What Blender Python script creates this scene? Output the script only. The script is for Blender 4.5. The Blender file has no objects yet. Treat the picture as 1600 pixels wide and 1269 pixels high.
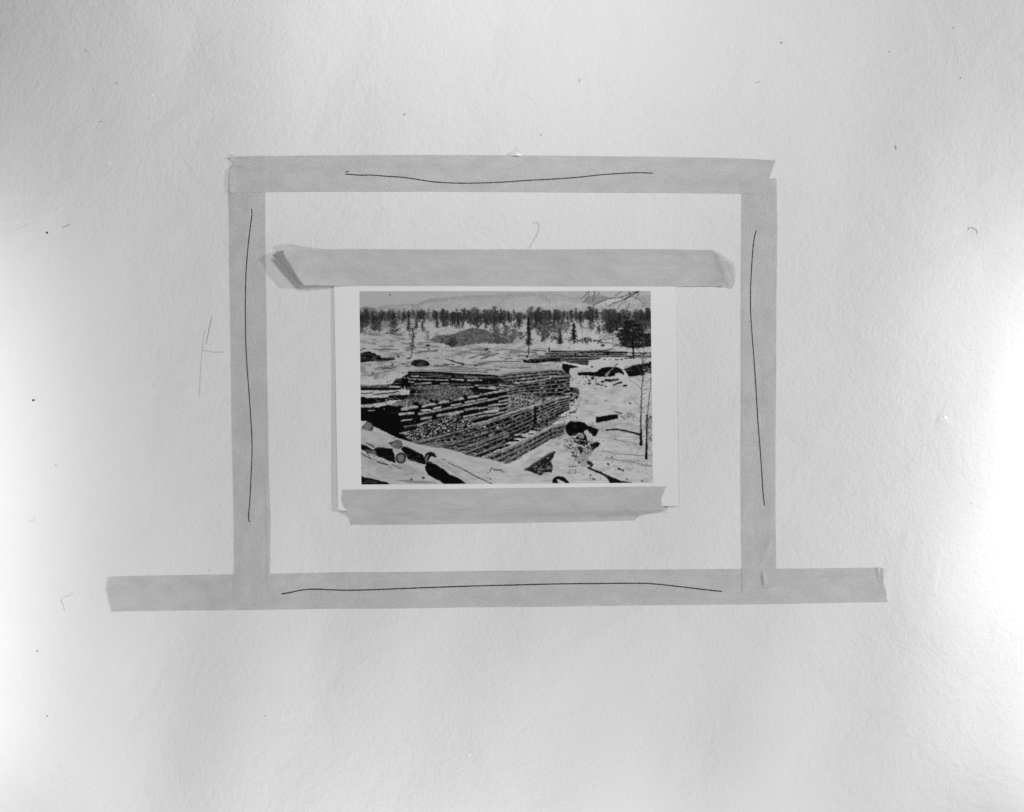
import bpy, math, random
import numpy as np

# ------------------------------------------------------------------ scale
S = 0.00046                                   # metres on the wall per photograph pixel
def WX(px): return (px - 800.0) * S
def WZ(py): return (634.5 - py) * S

scene = bpy.context.scene
C = scene.collection

# ------------------------------------------------------------------ camera
CAM_D = 1.10
cd = bpy.data.cameras.new('camera')
cam = bpy.data.objects.new('camera', cd); C.objects.link(cam)
cam.location = (0, -CAM_D, 0); cam.rotation_euler = (math.radians(90), 0, 0)
cd.sensor_width = 36.0; cd.sensor_fit = 'HORIZONTAL'
cd.lens = 36.0 * CAM_D / (1600 * S)
cd.clip_start = 0.02; cd.clip_end = 50
scene.camera = cam

# ------------------------------------------------------------------ world, copy lamps and an added low fill
AMB = 0.045
w = bpy.data.worlds.new('World'); scene.world = w; w.use_nodes = True
bg = w.node_tree.nodes['Background']
bg.inputs[0].default_value = (1, 1, 1, 1); bg.inputs[1].default_value = AMB / 0.70

def lamp_for(peak, x, y, z, sx, sz, px, py):
    """soft box facing the board; power gives a white board the linear value `peak` at wall point (px, py)"""
    g = 0.0
    for k in range(-2, 3):
        dz = k * sz / 5
        d2 = (WX(px) - x) ** 2 + y * y + (WZ(py) - z - dz) ** 2
        g += y * y / d2 ** 2 / 5
    d = bpy.data.lights.new('copy_and_fill_lamp', 'AREA'); d.shape = 'RECTANGLE'; d.size = sx; d.size_y = sz
    d.energy = peak * math.pi ** 2 / (0.70 * g)
    o = bpy.data.objects.new('copy_and_fill_lamp', d); C.objects.link(o)
    o.location = (x, y, z); o.rotation_euler = (math.radians(90), 0, 0)
lamp_for(0.43, -0.420, -0.120, -0.090, 0.04, 0.42, 50, 700)      # upright lamp bank on the left
lamp_for(0.33,  0.425, -0.120, -0.070, 0.04, 0.36, 1500, 700)    # and on the right
lamp_for(0.46,  -0.02, -0.420,  0.380, 0.20, 0.15, 900, 80)
lamp_for(0.47,  -0.05, -0.560, -0.640, 0.30, 0.20, 800, 1210)  # added fill from below, not a real lamp; brightens the lower board
lamp_for(0.21,  2.100, -0.850,  0.450, 0.16, 0.16, 1300, 500)    # main light, far right

vs = scene.view_settings
vs.view_transform = 'Standard'; vs.look = 'None'; vs.exposure = 0; vs.gamma = 1; vs.use_curve_mapping = False

# ------------------------------------------------------------------ helpers
def lin(v):                                    # display grey 0..255 -> linear
    v = np.asarray(v, dtype=float) / 255.0
    return np.where(v <= 0.04045, v / 12.92, ((v + 0.055) / 1.055) ** 2.4)

def smooth(a, b, x):
    t = np.clip((x - a) / (b - a), 0, 1); return t * t * (3 - 2 * t)

def wall_h(px, py):
    """slow undulation of the plastered board, metres"""
    x = np.asarray(px, float); y = np.asarray(py, float)
    return 0.0019 * (np.sin(x / 61 + 1.3 * np.sin(y / 143)) * np.sin(y / 170 + 0.8)
                      + 0.8 * np.sin(x / 37 + y / 210 + 2) * np.sin(y / 260 + x / 400)
                      + 0.7 * np.sin(y / 47 + 1.1 * np.sin(x / 190 + 1))) * (0.35 + 0.65 * smooth(650, 1100, y))

def mesh_obj(name, verts, faces, mat, parent=None, uv=None, smooth_shade=True):
    me = bpy.data.meshes.new(name)
    me.from_pydata([tuple(v) for v in verts], [], faces)
    me.materials.append(mat)
    if smooth_shade:
        me.polygons.foreach_set('use_smooth', [True] * len(me.polygons))
    if uv is not None:
        l = me.uv_layers.new(name='UVMap')
        li = np.zeros(len(me.loops), dtype=np.int32); me.loops.foreach_get('vertex_index', li)
        l.data.foreach_set('uv', np.asarray(uv, dtype=np.float32)[li].ravel())
    me.update()
    o = bpy.data.objects.new(name, me); C.objects.link(o)
    if parent: o.parent = parent
    return o

def tag(o, label=None, cat=None, group=None, kind=None):
    if label: o['label'] = label
    if cat: o['category'] = cat
    if group: o['group'] = group
    if kind: o['kind'] = kind
    return o

def grey(v): return (v, v, v, 1)

def new_mat(name):
    m = bpy.data.materials.new(name); m.use_nodes = True
    nt = m.node_tree; b = nt.nodes['Principled BSDF']
    return m, nt, b
def node(nt, t, **kw):
    n = nt.nodes.new(t)
    for k, v in kw.items(): setattr(n, k, v)
    return n
def noise(nt, vec, scale, detail=3, rough=0.55, dist=0.0):
    n = node(nt, 'ShaderNodeTexNoise'); n.inputs['Scale'].default_value = scale
    n.inputs['Detail'].default_value = detail; n.inputs['Roughness'].default_value = rough
    n.inputs['Distortion'].default_value = dist
    nt.links.new(vec, n.inputs['Vector']); return n.outputs['Fac']
def mapping(nt, vec, scale, rot=(0, 0, 0)):
    n = node(nt, 'ShaderNodeMapping'); n.inputs['Scale'].default_value = scale
    n.inputs['Rotation'].default_value = rot
    nt.links.new(vec, n.inputs['Vector']); return n.outputs['Vector']
def math_n(nt, op, a, b):
    n = node(nt, 'ShaderNodeMath', operation=op)
    for i, v in enumerate((a, b)):
        if isinstance(v, (int, float)): n.inputs[i].default_value = v
        else: nt.links.new(v, n.inputs[i])
    return n.outputs[0]
def ramp(nt, fac, a, b, lo=0.3, hi=0.7):
    r = node(nt, 'ShaderNodeMapRange')
    r.inputs['From Min'].default_value = lo; r.inputs['From Max'].default_value = hi
    r.inputs['To Min'].default_value = a; r.inputs['To Max'].default_value = b
    nt.links.new(fac, r.inputs['Value'])
    return r.outputs['Result']
def bump(nt, h, dist, strength=1.0, prev=None):
    n = node(nt, 'ShaderNodeBump'); n.inputs['Distance'].default_value = dist
    n.inputs['Strength'].default_value = strength
    nt.links.new(h, n.inputs['Height'])
    if prev: nt.links.new(prev, n.inputs['Normal'])
    return n.outputs['Normal']

# ------------------------------------------------------------------ materials
def wall_material():
    m, nt, b = new_mat('painted_board')
    tc = node(nt, 'ShaderNodeTexCoord').outputs['Object']
    fine = noise(nt, tc, 420, 2, 0.5)
    med = noise(nt, tc, 185, 3, 0.6, 0.4)
    big = noise(nt, tc, 16, 3, 0.5, 0.6)
    tone = ramp(nt, noise(nt, tc, 5.5, 4, 0.5), 0.685, 0.715)
    spec_n = ramp(nt, noise(nt, tc, 1500, 1, 0.5), 0.985, 1.01)
    nt.links.new(math_n(nt, 'MULTIPLY', tone, spec_n), b.inputs['Base Color'])
    b.inputs['Roughness'].default_value = 0.55
    b.inputs['Specular IOR Level'].default_value = 0.22
    n1 = bump(nt, big, 0.0022)
    n2 = bump(nt, med, 0.00036, 1.0, n1)
    n3 = bump(nt, fine, 0.0003, 1.0, n2)
    nt.links.new(n3, b.inputs['Normal'])
    return m

def tape_material():
    m, nt, b = new_mat('crepe_masking_tape')
    uv = node(nt, 'ShaderNodeTexCoord').outputs['UV']
    crepe = noise(nt, mapping(nt, uv, (2600, 380, 1)), 1.0, 3, 0.6)     # ridges run across the strip
    grain = noise(nt, mapping(nt, uv, (900, 900, 1)), 1.0, 2, 0.5)
    blot = noise(nt, mapping(nt, uv, (55, 90, 1)), 1.0, 4, 0.6)
    tone = ramp(nt, blot, 0.595, 0.70)
    tone2 = ramp(nt, grain, 0.90, 1.10)
    painted_glint = ramp(nt, noise(nt, mapping(nt, uv, (520, 520, 1)), 1.0, 1, 0.5), 0.0, 0.10, 0.74, 0.84)  # glossy glints painted into the base colour as pale specks
    t = math_n(nt, 'ADD', math_n(nt, 'MULTIPLY', tone, tone2), painted_glint)
    nt.links.new(t, b.inputs['Base Color'])
    b.inputs['Roughness'].default_value = 0.5
    b.inputs['Specular IOR Level'].default_value = 0.3
    n1 = bump(nt, crepe, 0.0003)
    n2 = bump(nt, grain, 0.0004, 1.0, n1)
    nt.links.new(n2, b.inputs['Normal'])
    tr = node(nt, 'ShaderNodeBsdfTransparent')
    mx = node(nt, 'ShaderNodeMixShader'); mx.inputs[0].default_value = 0.34
    out = nt.nodes['Material Output']
    nt.links.new(b.outputs[0], mx.inputs[1]); nt.links.new(tr.outputs[0], mx.inputs[2])
    nt.links.new(mx.outputs[0], out.inputs['Surface'])
    return m

def paper_material():
    m, nt, b = new_mat('photographic_paper')
    tc = node(nt, 'ShaderNodeTexCoord').outputs['Object']
    nt.links.new(ramp(nt, noise(nt, tc, 20, 4, 0.5), 0.74, 0.76), b.inputs['Base Color'])
    b.inputs['Roughness'].default_value = 0.42
    b.inputs['Specular IOR Level'].default_value = 0.25
    nt.links.new(bump(nt, noise(nt, tc, 700, 2), 0.00002), b.inputs['Normal'])
    return m

def print_material():
    m, nt, b = new_mat('silver_print_emulsion')
    a = node(nt, 'ShaderNodeAttribute'); a.attribute_name = 'print_tone'
    nt.links.new(a.outputs['Color'], b.inputs['Base Color'])
    b.inputs['Roughness'].default_value = 0.45
    b.inputs['Specular IOR Level'].default_value = 0.03
    return m

def plain(name, v, rough=0.6, spec=0.3, var=0.15):
    m, nt, b = new_mat(name)
    tc = node(nt, 'ShaderNodeTexCoord').outputs['Object']
    nt.links.new(ramp(nt, noise(nt, tc, 900, 2), v * (1 - var), v * (1 + var)), b.inputs['Base Color'])
    b.inputs['Roughness'].default_value = rough; b.inputs['Specular IOR Level'].default_value = spec
    return m

M_WALL, M_TAPE, M_PAPER, M_PRINT = wall_material(), tape_material(), paper_material(), print_material()
M_PENCIL = plain('graphite', 0.045, 0.5, 0.3, 0.5)
M_FAINT = plain('faint_graphite', 0.36, 0.6, 0.2, 0.15)
M_FAINTER = plain('very_faint_graphite', 0.50, 0.6, 0.2, 0.12)
M_HAIR = plain('hair_fibre', 0.26, 0.5, 0.3, 0.3)
M_PALEHAIR = plain('pale_fibre', 0.46, 0.5, 0.3, 0.3)
M_SPECK = plain('dark_grit', 0.03, 0.6, 0.3, 0.3)
M_SCRAP = plain('white_paper_scrap', 0.86, 0.5, 0.4, 0.04)

# ------------------------------------------------------------------ the wall
def grid_faces(nx, ny):
    i = np.arange(nx - 1)[None, :] + nx * np.arange(ny - 1)[:, None]
    i = i.ravel()
    return np.stack([i, i + nx, i + nx + 1, i + 1], 1)     # facing -Y (the camera)

def fast_grid(name, X, Y, Z, mat, parent=None, colors=None):
    ny, nx = X.shape
    co = np.stack([X.ravel(), Y.ravel(), Z.ravel()], 1).astype(np.float32)
    f = grid_faces(nx, ny).astype(np.int32)
    me = bpy.data.meshes.new(name)
    me.vertices.add(len(co)); me.vertices.foreach_set('co', co.ravel())
    me.loops.add(f.size); me.loops.foreach_set('vertex_index', f.ravel())
    me.polygons.add(len(f)); me.polygons.foreach_set('loop_start', np.arange(0, f.size, 4, dtype=np.int32))
    me.update(calc_edges=True); me.validate()
    me.polygons.foreach_set('use_smooth', [True] * len(me.polygons))
    if colors is not None:
        ca = me.color_attributes.new('print_tone', 'FLOAT_COLOR', 'POINT')
        c = np.ones((len(co), 4), dtype=np.float32); c[:, :3] = colors.ravel()[:, None]
        ca.data.foreach_set('color', c.ravel())
    me.materials.append(mat)
    o = bpy.data.objects.new(name, me); C.objects.link(o)
    if parent: o.parent = parent
    return o

gx = np.concatenate([np.linspace(-2600, -60, 40), np.arange(-50, 1651, 7.0), np.linspace(1665, 4200, 40)])
gy = np.concatenate([np.linspace(-2200, -60, 40), np.arange(-50, 1321, 7.0), np.linspace(1335, 3500, 40)])
PX, PY = np.meshgrid(gx, gy)
wall = fast_grid('wall', WX(PX), -wall_h(PX, PY), WZ(PY), M_WALL)
tag(wall, 'pale stippled painted board behind the taped photograph', None, None, 'structure')

# ------------------------------------------------------------------ tape strips
def resample(pts, t):
    pts = np.asarray(pts, float)
    d = np.concatenate([[0], np.cumsum(np.hypot(*np.diff(pts, axis=0).T))]); d /= d[-1]
    return np.stack([np.interp(t, d, pts[:, 0]), np.interp(t, d, pts[:, 1])], -1)

def coons(T, B, L, R, step=2.0):
    """T,B run left->right, L,R run from the T side to the B side; photograph pixels"""
    def ln(p): return np.hypot(*np.diff(np.asarray(p, float), axis=0).T).sum()
    nu = int(max(ln(T), ln(B)) / step) + 2; nv = int(max(ln(L), ln(R)) / step) + 2
    u = np.linspace(0, 1, nu); v = np.linspace(0, 1, nv)
    Tc, Bc, Lc, Rc = resample(T, u), resample(B, u), resample(L, v), resample(R, v)
    U, V = u[None, :, None], v[:, None, None]
    P = (1 - V) * Tc[None] + V * Bc[None] + (1 - U) * Lc[:, None] + U * Rc[:, None] \
        - ((1 - U) * (1 - V) * Tc[0] + U * (1 - V) * Tc[-1] + (1 - U) * V * Bc[0] + U * V * Bc[-1])
    return P[..., 0], P[..., 1], u * max(ln(T), ln(B)) * S, v * max(ln(L), ln(R)) * S

TH = 0.00013
def strip(name, T, B, L, R, hfun, mat=M_TAPE, seed=0, th=TH, step=2.0):
    X, Y, ul, vl = coons(T, B, L, R, step)
    ny, nx = X.shape
    h = wall_h(X, Y) + hfun(X, Y)
    front = np.stack([WX(X), -(h + th), WZ(Y)], -1).reshape(-1, 3)
    back = np.stack([WX(X), -h, WZ(Y)], -1).reshape(-1, 3)
    f = grid_faces(nx, ny)
    # orientation: make front face -Y
    a, b_, c_ = front[f[len(f) // 2][:3]]
    if np.cross(b_ - a, c_ - a)[1] > 0: f = f[:, ::-1]
    faces = f.tolist()
    N = nx * ny
    ring = list(range(nx)) + [nx * j + nx - 1 for j in range(1, ny)] + [N - 1 - i for i in range(1, nx)] \
        + [nx * j for j in range(ny - 2, 0, -1)]
    faces += (f[:, ::-1] + N).tolist()
    n0 = 2 * N
    rv = np.concatenate([front[ring], back[ring]])          # separate rim, so the edge stays crisp
    k = len(ring)
    for i in range(k):
        j = (i + 1) % k
        faces.append([n0 + i, n0 + j, n0 + k + j, n0 + k + i])
    verts = np.concatenate([front, back, rv])
    UU, VV = np.meshgrid(ul + seed * 0.37, vl + seed * 0.21)
    uv = np.stack([UU.ravel(), VV.ravel()], 1)
    uv = np.concatenate([uv, uv, uv[ring], uv[ring]])
    return mesh_obj(name, verts, faces, mat, uv=uv)

def wob(x0, y0, x1, y1, n, amp, seed):
    r = random.Random(seed); out = []
    for i in range(n + 1):
        t = i / n
        out.append((x0 + (x1 - x0) * t + (r.uniform(-amp, amp) if abs(y1 - y0) > abs(x1 - x0) else 0),
                    y0 + (y1 - y0) * t + (r.uniform(-amp, amp) if abs(x1 - x0) >= abs(y1 - y0) else 0)))
    return out

def jag(pts, n, amp, seed):
    """tiny teeth along a torn end"""
    r = random.Random(seed); t = np.linspace(0, 1, n); p = resample(pts, t)
    for i in range(1, n - 1): p[i, 0] += r.uniform(-amp, amp); p[i, 1] += r.uniform(-amp, amp) * 0.4
    return p.tolist()

def gauss(x, m, s): return np.exp(-((x - m) / s) ** 2)

# 1: the long bottom strip
def h_bottom(x, y):
    h = 0.00006 + 0 * x
    h += 0.0011 * gauss(x, 1379, 3.2) * smooth(925, 900, y) * smooth(886, 893, y)
    h += 0.0007 * gauss(x, 1371 + (y - 890) * .2, 2.2) * smooth(915, 893, y)
    h += 0.0004 * smooth(182, 172, x) * (1 + np.sin(y / 3.1)) * .5
    return h
bottom_T = [(170.5, 903), (182, 900.3), (280, 899), (366, 897.6), (500, 895.5), (640, 894), (800, 892.3), (950, 890.6), (1100, 889.6), (1160, 889), (1270, 888.4), (1345, 887.2), (1380, 887.5)]
bottom_B = [(175, 955), (280, 954), (400, 952.4), (560, 951), (800, 948.4), (1000, 945.6), (1200, 943.6), (1386, 940.5)]
tape_bottom = strip('masking_tape', bottom_T, bottom_B,
    jag([(170.5, 903), (168.5, 911), (166.5, 920), (169.5, 930), (172, 941), (175, 955)], 26, 1.0, 3),
    jag([(1380, 887.5), (1382, 893), (1379.5, 901), (1377.5, 909), (1382.5, 917), (1384, 928), (1386, 940.5)], 26, 1.0, 4), h_bottom, seed=1)
tag(tape_bottom, 'long horizontal masking tape strip below the photograph, sticking out past both side strips', 'masking tape', 'masking tape frame strips')

# 2: left and right vertical strips, lying over the bottom strip
def h_left(x, y):
    h = 0.00008 + 0.00022 * smooth(890, 897, y)
    h += 0.00030 * gauss(x, 418.5 + (y - 850) * .02, 1.6) * smooth(720, 780, y) * smooth(925, 890, y)
    h += 0.00016 * gauss(y, 945 - (x - 385) * .15, 3) * smooth(375, 390, x)
    return h
left_T = [(359.5, 262), (372, 256), (414, 252)]
left_B = [(365.5, 934), (383, 944), (394, 945), (402, 943), (410, 937.5), (423, 935)]
left_L = [(359.5, 262), (357.5, 285), (356.8, 305), (358.4, 340), (358.8, 420), (360, 500), (361.5, 580), (363, 680), (365.2, 790), (366, 896), (365.5, 934)]
left_R = [(414, 252), (414.6, 300), (415.4, 420), (417, 560), (419, 640), (420.4, 740), (422.4, 800), (422.5, 890), (423, 935)]
tape_left = strip('masking_tape', left_T, jag(left_B, 24, .7, 8), left_L, left_R, h_left, seed=2)
# turn the crepe direction: built with T across, so swap u and v
uvl = tape_left.data.uv_layers[0]
def swap_uv(o):
    l = o.data.uv_layers[0]; a = np.zeros(len(o.data.loops) * 2, dtype=np.float32)
    l.data.foreach_get('uv', a); a = a.reshape(-1, 2)[:, ::-1].copy(); l.data.foreach_set('uv', a.ravel())
swap_uv(tape_left)
tag(tape_left, 'vertical masking tape strip left of the photograph, wavy pencil line running down it', 'masking tape', 'masking tape frame strips')

def h_right(x, y):
    h = 0.00008 + 0.00022 * smooth(884, 891, y)
    h += 0.0010 * gauss(x, 1192.5 + (y - 900) * .12, 2.6) * smooth(890, 900, y) * smooth(918, 908, y)
    h += 0.0004 * gauss(x, 1198 + (y - 860) * -.35, 4.5) * smooth(835, 850, y) * smooth(885, 870, y)
    return h
right_T = [(1159, 272), (1190, 279), (1202, 279.5), (1213, 279)]
right_B = [(1159.5, 926), (1172, 921), (1186, 917), (1200, 919), (1212.5, 916)]
right_L = [(1159, 272), (1158.4, 330), (1158, 420), (1157.6, 560), (1157.2, 700), (1157.8, 800), (1159, 890), (1159.5, 926)]
right_R = [(1213, 279), (1214, 350), (1213.4, 460), (1212.6, 580), (1211.6, 700), (1212, 800), (1212.6, 888), (1212.5, 916)]
tape_right = strip('masking_tape', right_T, jag(right_B, 24, .7, 12), right_L, right_R, h_right, seed=3)
swap_uv(tape_right)
tag(tape_right, 'vertical masking tape strip right of the photograph, pinched bubble near its lower end', 'masking tape', 'masking tape frame strips')

# 3: the top strip, over both verticals
def h_top(x, y):
    h = 0.00009 + 0.00020 * smooth(420, 412, x) + 0.00020 * smooth(1153, 1161, x) * smooth(270, 282, y)
    for k, (cx, sl, sd, am) in enumerate(((259.5, .17, 1.5, .0009), (253.5, .22, 1.2, .0006))):
        h += am * gauss(y, cx + (x - 370) * sl, sd) * smooth(361, 368, x) * smooth(398, 378, x)
    h += 0.0009 * smooth(371, 357, x)
    h += 0.0007 * smooth(1196, 1210, x) * smooth(285, 255, y)
    return h
top_T = [(355.5, 245.6), (400, 244.6), (500, 242.8), (620, 242), (760, 242.6), (900, 243.6), (1040, 245), (1120, 246.8), (1180, 249), (1211, 251.5)]
top_B = [(361, 302), (415, 300.6), (500, 299.6), (640, 299.4), (800, 300.2), (950, 301.2), (1060, 301.8), (1160, 303), (1192, 304)]
tape_top = strip('masking_tape', top_T, top_B,
    jag([(355.5, 245.6), (361, 249), (365, 255), (363, 262), (359.5, 265), (358.6, 285), (359.5, 302)], 20, .5, 5),
    [(1211, 251.5), (1207, 262), (1204, 272), (1201, 280), (1196, 292), (1194, 304)], h_top, seed=4)
tag(tape_top, 'horizontal masking tape strip topping the frame, its left end creased and right end cut aslant', 'masking tape', 'masking tape frame strips')

# ------------------------------------------------------------------ the photographic print
PAP = dict(TL=(521.6, 418), TR=(1056.5, 417), BL=(528.2, 796.5), BR=(1060.5, 790))
def h_paper(x, y):
    t = smooth(430, 800, y)
    xl = 521.6 + (y - 418) * .0174; xr = 1056.5 + (y - 417) * .0107
    h = 0.00025 + 0.00022 * t
    h += (0.0005 + 0.0008 * t) * smooth(xl + 70, xl, x)
    h += (0.00020 + 0.00060 * t) * smooth(xr - 75, xr, x)
    return h
def quad(TL, TR, BL, BR, n):
    l = lambda a, b: [(a[0] + (b[0] - a[0]) * i / n, a[1] + (b[1] - a[1]) * i / n) for i in range(n + 1)]
    return l(TL, TR), l(BL, BR), l(TL, BL), l(TR, BR)
T_, B_, L_, R_ = quad(**PAP, n=20)
B_ = [(528.2, 796.5), (534, 797.6), (560, 798), (800, 796), (1030, 791.5), (1060.5, 790)]
paper = strip('photographic_print', T_, B_, L_, R_, h_paper, mat=M_PAPER, th=0.00022, step=3.0)
tag(paper, 'small black and white photograph of snowy log cribs, taped on by its white border', 'photograph')

# tapes holding the print
def h_ptop(x, y):
    on = smooth(404, 424, y)
    h = 0.0001 + on * (h_paper(x, y) + 0.00022)
    dl = ((x - 426) * 46 - (y - 400) * 42) / 62.3            # px inside the slanted left end
    lift = smooth(85, 0, dl) ** 1.8 * 0.0042
    h += lift
    dr = 1146 - x - 0.25 * (446 - y) * 0
    h += 0.0019 * smooth(38, 0, dr) ** 1.3
    h += 0.0004 * gauss(x, 1122 + (y - 400) * .35, 5)
    h += 0.00012 * gauss(y, 390.5, 1.5) * gauss(x, 650, 130)
    return h
pt_T = [(426, 400), (437, 394.5), (450, 389.3), (470, 388.8), (520, 390), (560, 389.6), (680, 390.6), (720, 390.2), (800, 390), (880, 390), (960, 389.6), (1040, 389.8), (1112, 391)]
pt_B = [(468, 445.2), (475, 446.4), (520, 446.6), (600, 447), (760, 447.2), (900, 447.6), (1040, 447.6), (1142, 447)]
pt_R = [(1112, 391), (1126, 400), (1143, 415.5), (1146, 421), (1146, 432), (1144, 440), (1142, 447)]
tape_ptop = strip('masking_tape', pt_T, pt_B, [(426, 400), (440, 415), (468, 445.2)], pt_R, h_ptop, seed=5)
tag(tape_ptop, 'masking tape strip across the top edge of the photograph, both ends curling up', 'masking tape', 'tape strips holding the photograph')

# the left end is doubled back on itself
M_STICKY = plain('folded_tape_back', 0.25, 0.45, 0.3, 0.10)
fe = strip('folded_end', [(427.5, 399.6), (437, 394.9), (444, 392.0)], [(467.5, 444.6), (470, 445.0), (476, 445.8)], [(427.5, 399.6), (441, 414.6), (467.5, 444.6)],
      [(444, 392.0), (446.5, 402), (455, 414), (464, 430), (470, 440), (476, 445.8)], lambda x, y: h_ptop(x, y) + TH + 0.00006, mat=M_STICKY)
fe.parent = tape_ptop

def h_pbot(x, y):
    edge = 797 - (x - 540) * .0125
    on = smooth(edge + 16, edge - 3, y)
    h = 0.0001 + on * (h_paper(x, y) + 0.00025)
    h += 0.0009 * gauss(y, edge + 4 + (x - 990) * .05, 5.5) * gauss(x, 1000, 30)
    h += 0.0005 * smooth(1022, 1040, x) * gauss(y, 797, 8)
    h += 0.0006 * gauss(x - 1.7 * (y - 797), 985, 9) * smooth(edge, edge + 8, y)
    h += 0.0004 * smooth(548, 538, x) * smooth(792, 815, y)
    return h
pb_T = [(534.5, 765.6), (600, 765), (700, 764.2), (800, 763), (900, 761.8), (1000, 760.6), (1041, 760.4)]
pb_B = [(547.5, 820.4), (620, 819.8), (760, 818), (900, 815.6), (992, 813.2)]
pb_L = jag([(534.5, 765.6), (535.5, 772), (533.6, 781), (536, 789), (540.5, 796), (543, 804), (545.5, 811), (547.5, 820.4)], 20, .8, 6)
pb_R = jag([(1041, 760.4), (1038, 767), (1034.5, 776), (1033, 784), (1035.5, 791), (1044, 797), (1026, 801), (1008, 804), (1000, 806), (995, 809), (992, 813.2)], 26, .6, 7)
tape_pbot = strip('masking_tape', pb_T, pb_B, pb_L, pb_R, h_pbot, seed=6)
tag(tape_pbot, 'short masking tape strip along the bottom edge of the photograph, right end puckered', 'masking tape', 'tape strips holding the photograph')

# ------------------------------------------------------------------ drawn lines (ribbons just proud of what they are drawn on)
def catmull(pts, step=1.5):
    P = np.asarray(pts, float); out = []
    P = np.vstack([2 * P[0] - P[1], P, 2 * P[-1] - P[-2]])
    for i in range(1, len(P) - 2):
        n = max(2, int(np.hypot(*(P[i + 1] - P[i])) / step))
        for k in range(n):
            t = k / n
            out.append(0.5 * ((2 * P[i]) + (-P[i - 1] + P[i + 1]) * t + (2 * P[i - 1] - 5 * P[i] + 4 * P[i + 1] - P[i + 2]) * t * t
                              + (-P[i - 1] + 3 * P[i] - 3 * P[i + 1] + P[i + 2]) * t ** 3))
    out.append(P[-2]); return np.array(out)

def ribbon(name, pts, width, hfun, mat, parent=None, seed=0, lift=0.00006, thick=0.00003):
    p = catmull(pts); r = random.Random(seed)
    d = np.gradient(p, axis=0); d /= np.hypot(d[:, 0], d[:, 1])[:, None] + 1e-9
    nrm = np.stack([-d[:, 1], d[:, 0]], 1)
    ww = np.array([width * (0.8 + 0.4 * r.random()) for _ in p]); ww[0] *= .5; ww[-1] *= .5
    a = p + nrm * ww[:, None] / 2; b = p - nrm * ww[:, None] / 2
    verts = []; faces = []
    for q in (a, b):
        h = wall_h(q[:, 0], q[:, 1]) + hfun(q[:, 0], q[:, 1]) + lift
        verts.append(np.stack([WX(q[:, 0]), -(h + thick), WZ(q[:, 1])], 1))
    for q in (a, b):
        h = wall_h(q[:, 0], q[:, 1]) + hfun(q[:, 0], q[:, 1]) + lift
        verts.append(np.stack([WX(q[:, 0]), -h, WZ(q[:, 1])], 1))
    n = len(p)
    for i in range(n - 1):
        faces += [[i, i + 1, n + i + 1, n + i], [2 * n + i, 3 * n + i, 3 * n + i + 1, 2 * n + i + 1],
                  [i, 2 * n + i, 2 * n + i + 1, i + 1], [n + i, n + i + 1, 3 * n + i + 1, 3 * n + i]]
    return mesh_obj(name, np.concatenate(verts), faces, mat, parent, smooth_shade=False)

on = lambda hf: (lambda x, y: hf(x, y) + TH)
zero = lambda x, y: 0 * x
ribbon('pencil_line', [(539.5, 271.8), (550, 272.6), (562, 273.6), (580, 273.6), (605, 275.4), (628, 277), (650, 280), (672, 283.4), (695, 285.4), (722, 286.4), (750, 286), (785, 284.8), (825, 282), (865, 279.8), (905, 276.8), (945, 272.6), (990, 270), (1020, 270.6)], 1.7, on(h_top), M_PENCIL, tape_top, 1)
ribbon('pencil_line', [(540, 269.4), (541.5, 268), (545.5, 267.6)], 1.6, on(h_top), M_PENCIL, tape_top, 2)
ribbon('pencil_line', [(393.4, 327), (394.2, 336), (392, 352), (388.4, 382), (385.4, 415), (384, 445), (383.4, 485), (384, 530), (386.4, 575), (390.4, 625), (393.4, 670), (394.4, 705), (392.6, 745), (390.4, 785), (388.6, 805), (389.4, 814), (391, 815.6)], 1.5, on(h_left), M_PENCIL, tape_left, 3)
ribbon('pencil_line', [(1181.6, 359.5), (1178, 374), (1175.4, 400), (1173.4, 435), (1172.6, 475), (1174, 510), (1177.4, 555), (1180.6, 605), (1184, 660), (1187.4, 700), (1190.4, 740), (1192.4, 770), (1194.8, 790)], 1.5, on(h_right), M_PENCIL, tape_right, 4)
ribbon('pencil_line', [(440.4, 928), (455, 925.4), (472, 922), (492, 920.8), (530, 922.4), (570, 922), (640, 919), (720, 916.6), (800, 914.4), (870, 912.4), (940, 911.8), (1000, 911.4), (1030, 913), (1060, 916.2), (1095, 920.4), (1128, 924)], 1.8, on(h_bottom), M_PENCIL, tape_bottom, 5)

# faint marks drawn on the board itself: children of the wall
ribbon('pencil_mark', [(331.6, 494), (329, 505), (325.5, 521), (322.5, 538)], 1.1, zero, M_FAINT, wall, 6)
ribbon('pencil_mark', [(320, 516), (316, 548), (313.4, 580), (312, 620)], .9, zero, M_FAINTER, wall, 7)
ribbon('pencil_mark', [(316, 547.6), (325, 549), (338, 550.6), (351, 550)], 1.3, zero, M_FAINTER, wall, 8)

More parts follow.
